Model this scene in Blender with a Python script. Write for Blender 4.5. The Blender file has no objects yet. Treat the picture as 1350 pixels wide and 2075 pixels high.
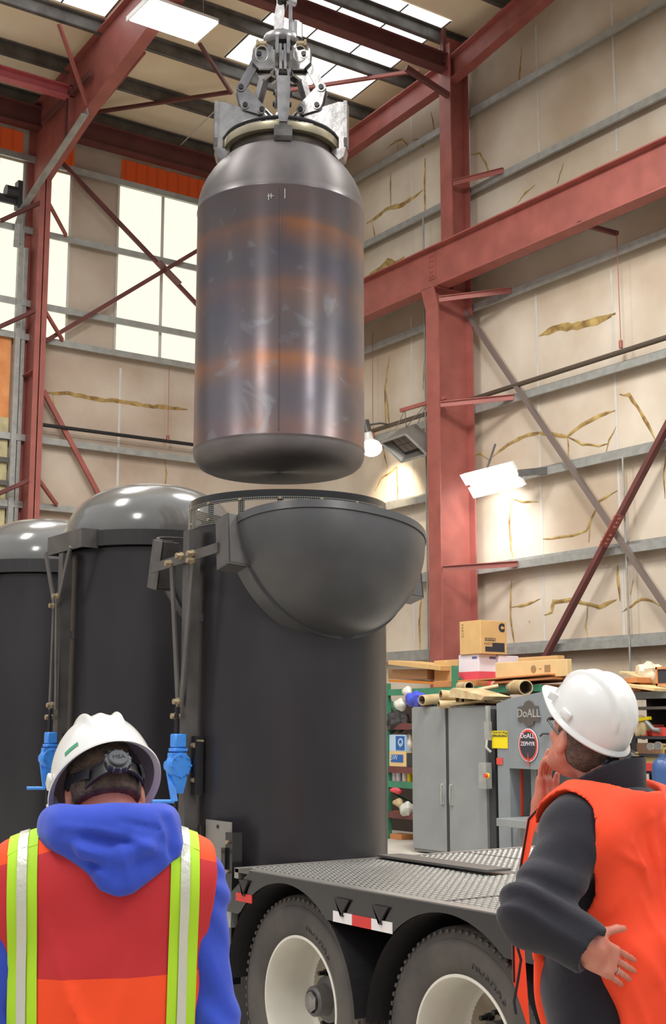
import bpy, math, random
import numpy as np
from mathutils import Vector, Matrix
from mathutils.bvhtree import BVHTree
random.seed(7)
np.random.seed(7)
SC = bpy.context.scene
COL = SC.collection
PI = math.pi

# ------------------------------------------------------------------ camera
F = 2630.0; CX, CY = 675.0, 1037.5; CAMH = 1.83
PITCH = math.radians(9.25); YAW = math.radians(34.85)
cam = bpy.data.cameras.new('camera'); camo = bpy.data.objects.new('camera', cam); COL.objects.link(camo)
camo.location = (0, 0, CAMH); camo.rotation_euler = (PI/2 + PITCH, 0, -YAW)
cam.sensor_fit = 'VERTICAL'; cam.sensor_height = 36.0; cam.lens = 36.0*F/2075.0
cam.clip_end = 200
SC.camera = camo

# ------------------------------------------------------------------ world, view
SC.view_settings.view_transform = 'Standard'
try: SC.view_settings.look = 'None'
except Exception: pass
SC.view_settings.exposure = -0.14; SC.view_settings.gamma = 1.0; SC.view_settings.use_curve_mapping = False
W = bpy.data.worlds.new('world'); SC.world = W; W.use_nodes = True
wn = W.node_tree.nodes; wl = W.node_tree.links; wn.clear()
wo = wn.new('ShaderNodeOutputWorld'); wb = wn.new('ShaderNodeBackground'); wb.inputs['Strength'].default_value = 1.0
wtc = wn.new('ShaderNodeTexCoord'); wsx = wn.new('ShaderNodeSeparateXYZ'); wr = wn.new('ShaderNodeValToRGB')
wl.new(wtc.outputs['Generated'], wsx.inputs[0]); wl.new(wsx.outputs['Z'], wr.inputs[0])
wr.color_ramp.elements[0].position = 0.0; wr.color_ramp.elements[0].color = (.30, .285, .27, 1)
wr.color_ramp.elements[1].position = 0.45; wr.color_ramp.elements[1].color = (1.0, 1.0, 1.04, 1)
wl.new(wr.outputs[0], wb.inputs[0]); wl.new(wb.outputs[0], wo.inputs[0])

def area(name, loc, target, sx, sy, power, col=(1, .97, .92), spread=PI):
    l = bpy.data.lights.new(name, 'AREA'); l.shape = 'RECTANGLE'; l.size = sx; l.size_y = sy
    l.energy = power; l.color = col; l.spread = spread
    o = bpy.data.objects.new(name, l); COL.objects.link(o); o.location = loc
    d = Vector(target) - Vector(loc)
    o.rotation_euler = d.to_track_quat('-Z', 'Y').to_euler()
    return o
# unseen area lights added for brightness and highlights, standing in for high bays
area('added_bay_light', (6.0, -2.0, 10.0), (6.0, 0.0, 0), 1.3, 2.6, 420)
area('added_bay_light', (-2.5, 2.5, 10.0), (-1.0, 4.0, 0), 1.3, 2.6, 420)
area('added_bay_light', (0.0, 10.0, 12.5), (0.5, 10.3, 0), 1.3, 2.6, 640)
area('added_bay_light', (9.5, 4.0, 10.5), (9.5, 5.0, 0), 1.3, 2.6, 620)
area('added_bay_light', (5.5, 15.0, 13.0), (6.0, 15.3, 0), 1.3, 2.6, 900)
area('added_bay_light', (9.0, 10.0, 12.5), (10.5, 11.0, 0), 1.3, 2.6, 1150)

# ------------------------------------------------------------------ geometry of the view, used to read real positions
_fw = np.array([math.sin(YAW)*math.cos(PITCH), math.cos(YAW)*math.cos(PITCH), math.sin(PITCH)])
_rt = np.array([math.cos(YAW), -math.sin(YAW), 0.])
_up = np.cross(_rt, _fw)
_C = np.array([0, 0, CAMH])
def ray(x, y): return _fw + _rt*(x-CX)/F - _up*(y-CY)/F
def on(x, y, ax, v):
    d = ray(x, y); return Vector(_C + d*(v-_C[ax])/d[ax])

# ------------------------------------------------------------------ materials
def lin(c): return tuple(((v/255)/12.92 if v/255 <= .04045 else ((v/255+.055)/1.055)**2.4) for v in c)
def mat(name, rgb, rough=.6, metal=0., var=0., vscale=4., rgb2=None, bump=0., bscale=60., coat=0., spec=.5, stretch=None, sheen=0.):
    m = bpy.data.materials.new(name); m.use_nodes = True
    nt = m.node_tree; b = nt.nodes['Principled BSDF']
    c = lin(rgb)
    b.inputs['Base Color'].default_value = (*c, 1); b.inputs['Roughness'].default_value = rough
    b.inputs['Metallic'].default_value = metal; b.inputs['Specular IOR Level'].default_value = spec
    b.inputs['Coat Weight'].default_value = coat; b.inputs['Coat Roughness'].default_value = .12
    if sheen: b.inputs['Sheen Weight'].default_value = sheen
    tc = nt.nodes.new('ShaderNodeTexCoord'); src = tc.outputs['Object']
    if stretch:
        mp = nt.nodes.new('ShaderNodeMapping'); mp.inputs['Scale'].default_value = stretch
        nt.links.new(src, mp.inputs[0]); src = mp.outputs[0]
    if var or rgb2:
        n = nt.nodes.new('ShaderNodeTexNoise'); n.inputs['Scale'].default_value = vscale; n.inputs['Detail'].default_value = 5
        nt.links.new(src, n.inputs['Vector'])
        r = nt.nodes.new('ShaderNodeValToRGB'); r.color_ramp.elements[0].position = .35; r.color_ramp.elements[1].position = .68
        c2 = lin(rgb2) if rgb2 else tuple(min(1, v*(1-var)) for v in c)
        c1 = c if rgb2 else tuple(min(1, v*(1+var)) for v in c)
        r.color_ramp.elements[0].color = (*c2, 1); r.color_ramp.elements[1].color = (*c1, 1)
        nt.links.new(n.outputs['Fac'], r.inputs[0]); nt.links.new(r.outputs[0], b.inputs['Base Color'])
    if bump:
        n2 = nt.nodes.new('ShaderNodeTexNoise'); n2.inputs['Scale'].default_value = bscale; n2.inputs['Detail'].default_value = 3
        nt.links.new(src, n2.inputs['Vector'])
        bp = nt.nodes.new('ShaderNodeBump'); bp.inputs['Strength'].default_value = bump; bp.inputs['Distance'].default_value = .01
        nt.links.new(n2.outputs['Fac'], bp.inputs['Height']); nt.links.new(bp.outputs[0], b.inputs['Normal'])
    return m
def emit(name, rgb, strength, ridges=None):
    m = bpy.data.materials.new(name); m.use_nodes = True; nt = m.node_tree; nt.nodes.clear()
    o = nt.nodes.new('ShaderNodeOutputMaterial'); e = nt.nodes.new('ShaderNodeEmission')
    e.inputs[0].default_value = (*lin(rgb), 1); e.inputs[1].default_value = strength
    if ridges:
        tc = nt.nodes.new('ShaderNodeTexCoord'); w = nt.nodes.new('ShaderNodeTexWave'); w.inputs['Scale'].default_value = ridges
        w.bands_direction = 'X'; w.inputs['Distortion'].default_value = .3
        nt.links.new(tc.outputs['Object'], w.inputs[0])
        r = nt.nodes.new('ShaderNodeValToRGB'); r.color_ramp.elements[0].color = (*[v*.84 for v in lin(rgb)], 1)
        r.color_ramp.elements[1].color = (*lin(rgb), 1); r.color_ramp.elements[1].position = .25
        nt.links.new(w.outputs[0], r.inputs[0]); nt.links.new(r.outputs[0], e.inputs[0])
    nt.links.new(e.outputs[0], o.inputs[0]); return m

M = dict(
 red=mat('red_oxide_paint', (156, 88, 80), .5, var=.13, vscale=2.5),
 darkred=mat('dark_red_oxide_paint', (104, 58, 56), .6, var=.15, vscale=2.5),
 galv=mat('galvanised_steel', (164, 166, 162), .45, .35, var=.12, vscale=7),
 purlin=mat('weathered_galvanised_steel', (112, 110, 106), .6, .2, rgb2=(84, 80, 76), vscale=3),
 cream=mat('insulation_facing', (220, 210, 194), .62, rgb2=(190, 172, 150), vscale=.55, bump=.25, bscale=2.2),
 cream2=mat('back_wall_facing', (206, 194, 178), .62, rgb2=(176, 156, 138), vscale=.6, bump=.25, bscale=2.2),
 roof=mat('roof_insulation', (250, 238, 212), .7, rgb2=(238, 220, 186), vscale=.7, bump=.2, bscale=2),
 tear=mat('torn_insulation', (196, 170, 104), .9, rgb2=(128, 98, 58), vscale=5),
 tape=mat('seam_tape', (206, 202, 196), .4, var=.05),
 floor=mat('concrete_floor', (184, 178, 168), .6, var=.15, vscale=1.2),
 black=mat('black_plastic_wall', (53, 51, 54), .30, rgb2=(41, 39, 42), vscale=2.2, bump=.03, bscale=8, stretch=(1, 1, .35)),
 lid=mat('black_lid_shell', (80, 80, 80), .34, rgb2=(68, 68, 69), vscale=3, bump=.02, bscale=12),
 domem=mat('glossy_black_dome', (106, 106, 103), .18, rgb2=(94, 94, 92), vscale=2, coat=.5),
 band=mat('rough_black_band', (44, 43, 44), .55, var=.12, vscale=60, stretch=(1, 1, .05)),
 bar=mat('dull_grey_steel', (98, 95, 93), .45, .4, var=.15, vscale=8),
 plate=mat('grey_steel_plate', (150, 146, 140), .4, .4, var=.06, vscale=4),
 bright=mat('bright_machined_steel', (196, 194, 188), .26, .9, var=.12, vscale=14),
 cast=mat('cast_grey_steel', (166, 164, 162), .3, .85, rgb2=(124, 122, 122), vscale=9, bump=.1, bscale=30),
 pin=mat('dark_pin_steel', (58, 58, 60), .4, .6),
 bolt=mat('zinc_bolt', (176, 160, 130), .35, .6),
 blue=mat('blue_jack_paint', (66, 142, 230), .4, var=.1, vscale=14),
 wire=mat('steel_wire', (184, 182, 172), .35, .7),
 white=mat('white_shell_plastic', (226, 226, 222), .22, coat=.5),
 cabinet=mat('grey_cabinet_paint', (132, 136, 136), .42, var=.07, vscale=2.2),
 machine=mat('grey_machine_paint', (126, 132, 136), .45, var=.06, vscale=3),
 gap=mat('dark_gap', (52, 52, 54), .7),
 carton=mat('brown_cardboard', (206, 168, 112), .75, var=.05, vscale=4),
 carton2=mat('tan_cardboard', (216, 184, 132), .75, var=.06, vscale=4),
 carton3=mat('orange_brown_cardboard', (192, 128, 78), .75, var=.06, vscale=4),
 ink=mat('black_print', (46, 48, 56), .7),
 ink2=mat('faded_print', (150, 122, 84), .7),
 wbox=mat('white_carton', (226, 216, 222), .6),
 pink=mat('pink_red_print', (214, 78, 92), .6),
 bluep=mat('blue_print', (44, 92, 160), .6),
 lblue=mat('pale_blue_print', (172, 196, 214), .6),
 tube=mat('cardboard_tube', (208, 190, 150), .7, rgb2=(176, 150, 108), vscale=6),
 tubein=mat('tube_inside', (92, 78, 66), .9),
 green=mat('green_rack_paint', (62, 128, 98), .5, var=.12, vscale=5),
 orangeb=mat('orange_shelf_beam', (196, 122, 50), .55),
 yellow=mat('yellow_sign', (226, 204, 22), .5),
 redp=mat('red_label', (206, 72, 62), .5),
 tyre=mat('tyre_rubber', (72, 68, 66), .8, rgb2=(92, 86, 80), vscale=5, bump=.1, bscale=30),
 rim=mat('cream_wheel_paint', (222, 218, 204), .35, var=.04, vscale=6),
 hub=mat('wheel_disc', (176, 168, 154), .45, rgb2=(140, 126, 108), vscale=5),
 skirt=mat('glossy_black_paint', (28, 27, 29), .25, coat=.3),
 diam=mat('diamond_plate', (116, 114, 110), .42, .7, var=.08, vscale=4),
 tapew=mat('white_reflective_tape', (226, 222, 220), .3, bump=.05, bscale=200),
 taper=mat('red_reflective_tape', (206, 44, 40), .3),
 skin=mat('skin', (214, 146, 120), .5, rgb2=(202, 122, 98), vscale=18, bump=.04, bscale=120),
 skin2=mat('skin_tanned', (204, 136, 114), .5, rgb2=(188, 112, 92), vscale=16, bump=.04, bscale=120),
 hair=mat('cropped_dark_hair', (66, 52, 44), .8, rgb2=(104, 84, 70), vscale=55, bump=.6, bscale=220),
 hoodie=mat('blue_fleece', (48, 76, 190), .9, var=.06, vscale=14, bump=.15, bscale=300, sheen=.15),
 orange=mat('orange_vest_cloth', (250, 74, 34), .8, var=.05, vscale=6, bump=.06, bscale=200),
 mesh=mat('red_mesh_cloth', (196, 44, 46), .85, rgb2=(182, 36, 44), vscale=4, bump=.4, bscale=420),
 lime=mat('lime_stripe', (176, 222, 34), .7),
 silver=mat('silver_reflective_stripe', (206, 206, 190), .3, .2, bump=.3, bscale=50),
 navy=mat('dark_navy_fleece', (30, 29, 38), .9, var=.1, vscale=10, bump=.2, bscale=250, sheen=.12),
 denim=mat('dark_denim', (40, 46, 66), .9, var=.1, vscale=12),
 boot=mat('brown_boot_leather', (84, 60, 42), .6, var=.1),
 blackp=mat('black_plastic', (38, 38, 40), .4),
 greyp=mat('grey_plastic_knob', (84, 86, 90), .45),
 greenl=mat('green_label', (64, 152, 110), .5),
 piping=mat('black_binding', (26, 24, 30), .7),
 cyl_blue=mat('blue_cylinder_paint', (58, 84, 130), .35),
 cyl_grey=mat('grey_cylinder_paint', (86, 88, 90), .35),
 brass=mat('brass', (190, 170, 110), .3, .7),
 bag=mat('clear_plastic_bag', (206, 206, 196), .3, bump=.8, bscale=12),
 bluebag=mat('blue_wrapping', (70, 84, 200), .35, bump=.5, bscale=20),
 woodp=mat('orange_translucent_panel', (232, 158, 96), .5, rgb2=(210, 130, 70), vscale=3),
 lampon=emit('lamp_glow', (255, 253, 246), 6.0),
 warmon=emit('warm_lamp_glow', (255, 246, 226), 5.0),
 sky=emit('daylit_skylight', (255, 255, 255), 2.6),
 win=emit('daylit_panel', (255, 250, 226), 1.3, ridges=5.5),
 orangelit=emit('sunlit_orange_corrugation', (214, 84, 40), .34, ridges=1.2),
)

# ------------------------------------------------------------------ mesh builder
WM = {}          # object name -> world matrix of the frame its mesh lives in
class MB:
    def __init__(s): s.v = []; s.f = []; s.mi = []; s.cm = 0
    def add(s, vs, fs):
        n = len(s.v); s.v += [Vector(v) for v in vs]; s.f += [tuple(i+n for i in f) for f in fs]; s.mi += [s.cm]*len(fs); return s
    def m(s, i): s.cm = i; return s
    def box(s, c, d, R=None):
        c = Vector(c); hx, hy, hz = d[0]/2, d[1]/2, d[2]/2
        vs = [Vector((x, y, z)) for x in (-hx, hx) for y in (-hy, hy) for z in (-hz, hz)]
        if R is not None: vs = [R @ v for v in vs]
        return s.add([v+c for v in vs], [(0,1,3,2),(4,6,7,5),(0,4,5,1),(2,3,7,6),(0,2,6,4),(1,5,7,3)])
    def span(s, a, b): # axis box between two corners
        a = Vector(a); b = Vector(b); return s.box((a+b)/2, [abs(x) for x in (b-a)])
    def bbox(s, c, d, r, R=None, seg=1): # bevelled box (chamfered all round)
        hx, hy, hz = d[0]/2, d[1]/2, d[2]/2; c = Vector(c)
        import bmesh
        bm = bmesh.new(); vs = [bm.verts.new((x, y, z)) for x in (-hx, hx) for y in (-hy, hy) for z in (-hz, hz)]
        for f in [(0,1,3,2),(4,6,7,5),(0,4,5,1),(2,3,7,6),(0,2,6,4),(1,5,7,3)]: bm.faces.new([vs[i] for i in f])
        bmesh.ops.bevel(bm, geom=bm.edges[:], offset=r, segments=seg, affect='EDGES', profile=.6)
        bm.verts.index_update()
        V = [v.co.copy() for v in bm.verts]; Fc = [[v.index for v in f.verts] for f in bm.faces]; bm.free()
        if R is not None: V = [R @ v for v in V]
        return s.add([v+c for v in V], Fc)
    def beam(s, a, b, w, h, up=(0, 0, 1)): # rectangular bar from a to b: w sideways, h along up
        a = Vector(a); b = Vector(b); d = (b-a); L = d.length; d.normalize(); u = Vector(up)
        sx = d.cross(u)
        if sx.length < 1e-4: sx = d.cross(Vector((1, 0, 0)))
        sx.normalize(); uu = sx.cross(d).normalized()
        R = Matrix((sx, d, uu)).transposed()
        return s.box((a+b)/2, (w, L, h), R)
    def tube(s, pts, r, n=10, cap=True, closed=False):
        pts = [Vector(p) for p in pts]; k = len(pts); rs = r if isinstance(r, (list, tuple)) else [r]*k
        vs = []; ref = None
        for i, p in enumerate(pts):
            if closed: t = pts[(i+1) % k]-pts[i-1]
            else: t = pts[min(i+1, k-1)]-pts[max(i-1, 0)]
            t.normalize()
            if ref is None:
                ref = t.orthogonal().normalized()
            ref = (ref - t*ref.dot(t))
            if ref.length < 1e-5: ref = t.orthogonal()
            ref.normalize(); q = t.cross(ref)
            for j in range(n):
                a = 2*PI*j/n; vs.append(p + (ref*math.cos(a)+q*math.sin(a))*rs[i])
        fs = []
        for i in range(k if closed else k-1):
            i2 = (i+1) % k
            for j in range(n): fs.append((i*n+j, i*n+(j+1) % n, i2*n+(j+1) % n, i2*n+j))
        if cap and not closed: fs.append(tuple(range(n))[::-1]); fs.append(tuple((k-1)*n+j for j in range(n)))
        return s.add(vs, fs)
    def cyl(s, a, b, r, n=20, r2=None): return s.tube([a, b], [r, r if r2 is None else r2], n)
    def lathe(s, prof, c=(0, 0, 0), n=64, R=None, a0=0, a1=2*PI):
        full = abs(a1-a0-2*PI) < 1e-6; c = Vector(c); k = len(prof); vs = []; m = n if full else n+1
        for i in range(m):
            a = a0+(a1-a0)*i/n; ca, sa = math.cos(a), math.sin(a)
            for (r, z) in prof:
                v = Vector((r*ca, r*sa, z)); vs.append((R @ v if R is not None else v)+c)
        fs = []
        for i in range(n):
            i2 = (i+1) % m
            for j in range(k-1): fs.append((i*k+j, i2*k+j, i2*k+j+1, i*k+j+1))
        return s.add(vs, fs)
    def prism(s, poly, o, ux, uy, t): # flat outline in (ux,uy) frame at o, thickness vector t centred
        o = Vector(o); ux = Vector(ux); uy = Vector(uy); t = Vector(t); n = len(poly)
        A = [o+ux*x+uy*y-t/2 for x, y in poly]; B = [p+t for p in A]
        return s.add(A+B, [tuple(range(n))[::-1], tuple(range(n, 2*n))]+[(i, (i+1) % n, n+(i+1) % n, n+i) for i in range(n)])
    def ball(s, c, r, n=12, sc=(1, 1, 1)):
        c = Vector(c); prof = [(r*math.sin(PI*i/n), -r*math.cos(PI*i/n)) for i in range(n+1)]
        return s.lathe(prof, c, 2*n, Matrix.Diagonal(sc))
    def ibeam(s, a, b, depth, width, t=.015, up=(0, 0, 1)):
        a = Vector(a); b = Vector(b); d = (b-a).normalized(); u = Vector(up); u = (u-d*u.dot(d)).normalized()
        s.beam(a, b, t, depth, u)
        for k in (-1, 1): s.beam(a+u*k*(depth/2-t/2), b+u*k*(depth/2-t/2), width, t*1.3, u)
        return s
    def build(s, name, m, parent=None, smooth=False, kind=None, origin=None, auto=None):
        me = bpy.data.meshes.new(name)
        if parent is not None: W4 = WM[parent.name]
        else: W4 = Matrix.Translation(Vector(origin) if origin is not None else Vector((0, 0, 0)))
        inv = W4.inverted()
        me.from_pydata([tuple(inv @ v) for v in s.v], [], s.f)
        ms = m if isinstance(m, (list, tuple)) else [m]
        for x in ms: me.materials.append(M[x] if isinstance(x, str) else x)
        if len(ms) > 1: me.polygons.foreach_set('material_index', s.mi)
        import bmesh
        bm = bmesh.new(); bm.from_mesh(me); bmesh.ops.recalc_face_normals(bm, faces=bm.faces[:]); bm.to_mesh(me); bm.free()
        if smooth:
            me.polygons.foreach_set('use_smooth', [True]*len(me.polygons))
            try: me.set_sharp_from_angle(angle=math.radians(auto or 38))
            except Exception: pass
        me.update()
        o = bpy.data.objects.new(name, me); COL.objects.link(o)
        if parent is not None: o.parent = parent
        else: o.location = W4.translation
        WM[o.name] = W4
        if kind: o['kind'] = kind
        return o
def tag(o, label=None, cat=None, group=None, kind=None):
    if label: o['label'] = label
    if cat: o['category'] = cat
    if group: o['group'] = group
    if kind: o['kind'] = kind
    return o
def split_build(mb, name, m, parent, **kw):
    n = len(mb.v); par = list(range(n))
    def find(a):
        while par[a] != a: par[a] = par[par[a]]; a = par[a]
        return a
    for f in mb.f:
        for i in f[1:]: par[find(i)] = find(f[0])
    comp = {}
    for i in range(n): comp.setdefault(find(i), []).append(i)
    out = []
    for ids in comp.values():
        mp = {v: k for k, v in enumerate(ids)}; s = set(ids); q = MB(); q.add([mb.v[i] for i in ids], [tuple(mp[i] for i in f) for f in mb.f if f[0] in s]); out.append(q.build(name, m, parent, **kw))
    return out
def T(name, label, cat, loc=(0, 0, 0), rz=0., group=None):
    o = bpy.data.objects.new(name, None); COL.objects.link(o); o.location = loc; o.rotation_euler = (0, 0, rz)
    o.empty_display_size = .2
    WM[o.name] = Matrix.Translation(Vector(loc)) @ Matrix.Rotation(rz, 4, 'Z')
    return tag(o, label, cat, group)
def copy_tree(o, loc, label, rz=None):
    def rec(src, par):
        c = src.copy(); COL.objects.link(c)
        if par is not None: c.parent = par
        for ch in [x for x in COL.objects if x.parent is src]: rec(ch, c)
        return c
    r = rec(o, None); r.location = loc
    if rz is not None: r.rotation_euler = (0, 0, rz)
    r['label'] = label; return r
def text(body, name, m, o, ux, uy, size, parent=None, depth=.002, align='CENTER', bold=0., sx=1.):
    cu = bpy.data.curves.new(name, 'FONT'); cu.body = body; cu.size = size; cu.extrude = depth/2; cu.offset = bold
    cu.align_x = align; cu.align_y = 'CENTER'
    ob = bpy.data.objects.new(name, cu); COL.objects.link(ob); bpy.context.view_layer.update()
    me = bpy.data.meshes.new_from_object(ob.evaluated_get(bpy.context.evaluated_depsgraph_get()))
    vs = [v.co.copy() for v in me.vertices]; fs = [tuple(p.vertices) for p in me.polygons]
    bpy.data.objects.remove(ob); bpy.data.curves.remove(cu); bpy.data.meshes.remove(me)
    ux = Vector(ux).normalized(); uy = Vector(uy).normalized(); uz = ux.cross(uy); o = Vector(o)
    mb = MB(); mb.add([o+ux*v.x*sx+uy*v.y+uz*v.z for v in vs], fs)
    return mb.build(name, m, parent)
# ================================================================== THE SETTING
XW, YB = 16.2, 25.0
ER = Vector((math.cos(YAW), -math.sin(YAW), 0)); EF = Vector((math.sin(YAW), math.cos(YAW), 0))
def zroof(y): return 14.98+.075*(25.0-y)
mb = MB().span((-8, -6, -.1), (16.3, 25.1, 0)); mb.build('floor', 'floor', kind='structure')
wall_r = MB().span((XW, 2, 0), (XW+.15, 25.15, 16.6)).build('wall_right', 'cream', kind='structure')
wall_b = MB().span((-8, YB, 0), (XW, YB+.15, 15.1)).build('wall_back', 'cream2', kind='structure')
mb = MB()
mb.add([(-2, 25.1, zroof(25.1)), (16.3, 25.1, zroof(25.1)), (16.3, 11, zroof(11)), (-2, 11, zroof(11)),
        (-2, 25.1, zroof(25.1)+.1), (16.3, 25.1, zroof(25.1)+.1), (16.3, 11, zroof(11)+.1), (-2, 11, zroof(11)+.1)],
       [(0,1,2,3),(4,7,6,5),(0,3,7,4),(1,5,6,2),(0,4,5,1),(3,2,6,7)])
mb.build('ceiling', 'roof', kind='structure')
# skylights: translucent sheets in the roof, just under the deck line
def skylight(n, x0, x1, y0, y1, bars):
    e = .012
    m_ = MB().add([(x0, y0, zroof(y0)-e), (x1, y0, zroof(y0)-e), (x1, y1, zroof(y1)-e), (x0, y1, zroof(y1)-e),
                   (x0, y0, zroof(y0)-e/2), (x1, y0, zroof(y0)-e/2), (x1, y1, zroof(y1)-e/2), (x0, y1, zroof(y1)-e/2)],
                  [(3,2,1,0),(4,5,6,7),(0,1,5,4),(2,3,7,6),(0,4,7,3),(1,2,6,5)])
    w = m_.build('window_%d' % n, 'sky', kind='structure')
    fr = MB()
    k = x0
    while k < x1+.01:
        fr.beam((k, y0, zroof(y0)-.02), (k, y1, zroof(y1)-.02), .03, .02); k += bars
    fr.build('glazing_bar', 'purlin', w)
skylight(1, 12.25, 15.45, 18.1, 21.45, 1.06)
skylight(2, 6.9, 9.6, 17.0, 21.45, .9)
# back-wall daylight panels
nwin = 3
def winpanel(x0, x1, z0, z1):
    global nwin
    w = MB().span((x0, YB-.03, z0), (x1, YB-.005, z1)).build('window_%d' % nwin, 'win', kind='structure', origin=(x0, YB, z0)); nwin += 1
    fr = MB()
    if x1-x0 > 1.2: fr.span(((x0+x1)/2-.035+.05, YB-.045, z0), ((x0+x1)/2+.035+.05, YB-.03, z1))
    for x in (x0, x1): fr.span((x-.025, YB-.05, z0), (x+.025, YB-.01, z1))
    fr.build('window_frame', 'tape', w)
winpanel(11.62, 13.7, 9.78, 13.55)
winpanel(9.95, 10.50, 9.78, 13.50)
winpanel(8.2, 9.44, 9.78, 13.50)
# orange sunlit corrugated strip under the eave
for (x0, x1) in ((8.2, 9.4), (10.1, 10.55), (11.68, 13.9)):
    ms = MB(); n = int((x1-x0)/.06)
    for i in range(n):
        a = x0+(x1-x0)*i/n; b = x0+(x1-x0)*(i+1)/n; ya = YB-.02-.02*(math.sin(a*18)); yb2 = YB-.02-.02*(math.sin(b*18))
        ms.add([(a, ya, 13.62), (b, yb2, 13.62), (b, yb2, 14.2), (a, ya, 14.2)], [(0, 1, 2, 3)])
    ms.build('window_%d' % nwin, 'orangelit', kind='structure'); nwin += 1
# eave strut and girts
ntrim = [1]
def trim(mb, m):
    o = mb.build('trim_%d' % ntrim[0], m, kind='structure'); ntrim[0] += 1; return o
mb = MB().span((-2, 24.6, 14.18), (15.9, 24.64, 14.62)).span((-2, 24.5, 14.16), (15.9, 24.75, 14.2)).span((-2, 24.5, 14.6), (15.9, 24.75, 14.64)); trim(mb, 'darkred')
def girt_right(z, y0=2.0, y1=24.98):
    m_ = MB().span((XW-.2, y0, z+.02), (XW, y1, z+.035)).span((XW-.215, y0, z-.09), (XW-.2, y1, z+.035)).span((XW-.215, y0, z-.10), (XW-.16, y1, z-.09))
    m_.span((XW-.015, y0, z+.02), (XW, y1, z+.12)); trim(m_, 'galv')
for z in (3.15, 4.68, 6.27, 7.76, 9.78, 10.46, 12.17, 13.8): girt_right(z)
def girt_back(z, x0=-2.0, x1=15.98):
    m_ = MB().span((x0, YB-.2, z+.02), (x1, YB-.06, z+.035)).span((x0, YB-.215, z-.09), (x1, YB-.2, z+.035)).span((x0, YB-.215, z-.10), (x1, YB-.16, z-.09)); trim(m_, 'galv')
for z in (3.15, 4.68, 6.22, 7.6, 9.72, 10.44, 12.02, 13.6): girt_back(z)
# purlins (zee sections) along the roof
for y in (24.75, 23.2, 21.62, 20.1, 18.45, 16.9, 15.3, 13.7):
    z = zroof(y)-.02
    m_ = MB().span((-2, y-.01, z-.24), (16.15, y+.01, z)).span((-2, y-.01, z-.25), (16.15, y+.09, z-.235)).span((-2, y-.09, z-.015), (16.15, y+.01, z)); trim(m_, 'purlin')
# sag of the insulation blanket just above the eave strut
# seam tapes and torn places on the right wall (marks of the facing, on the facing itself)
def ribbon(pts, w, plane_ax, off, irregular=.28, t=.008):
    n = len(pts); P = [Vector(p) for p in pts]; out = []
    # subdivide with jitter
    Q = []
    for i in range(n-1):
        k = max(2, int((P[i+1]-P[i]).length/.12))
        for j in range(k):
            p = P[i].lerp(P[i+1], j/k)
            if irregular > 0:
                p = p+Vector((0, random.uniform(-.009, .009), random.uniform(-.009, .009))) if plane_ax == 0 else p+Vector((random.uniform(-.018, .018), 0, random.uniform(-.018, .018)))
            Q.append(p)
    Q.append(P[-1]); mb = MB(); L = []; nn = Vector((1, 0, 0)) if plane_ax == 0 else Vector((0, 1, 0))
    for i, p in enumerate(Q):
        d = (Q[min(i+1, len(Q)-1)]-Q[max(i-1, 0)]).normalized(); s_ = d.cross(nn)
        taper = min(1, (i+.6)/3, (len(Q)-i-.4)/3) if irregular > 0 else 1
        ww = w*taper*(1+random.uniform(-irregular, irregular))/2
        L.append((p+s_*ww, p-s_*ww, p))
    vs = []; fs = []
    for a, b, c in L: vs += [a-nn*off, c-nn*(off+t), b-nn*off]
    for i in range(len(L)-1):
        for j in (0, 1): fs.append((3*i+j, 3*i+3+j, 3*i+4+j, 3*i+1+j))
    mb.add(vs, fs); return mb
def seam(px, y0, y1, ax=0):
    v = XW if ax == 0 else YB
    a = on(px, (y0+y1)/2, ax, v); za = on(px, y0, ax, v).z; zb = on(px, y1, ax, v).z
    pts = [Vector((a.x, a.y, za)), Vector((a.x, a.y, zb))]
    ribbon(pts, .055, ax, .004, .0, .003).build('seam_tape', 'tape', wall_r if ax == 0 else wall_b)
for px, a, b in ((953, 700, 1290), (1095, 590, 1300), (1252, 540, 1300), (837, 640, 1310), (835, 200, 560), (1090, 50, 330), (1245, 0, 310), (953, 170, 520)): seam(px, a, b)
for px, a, b in ((241, 745, 1000), ): seam(px, a, b, 1)
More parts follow.
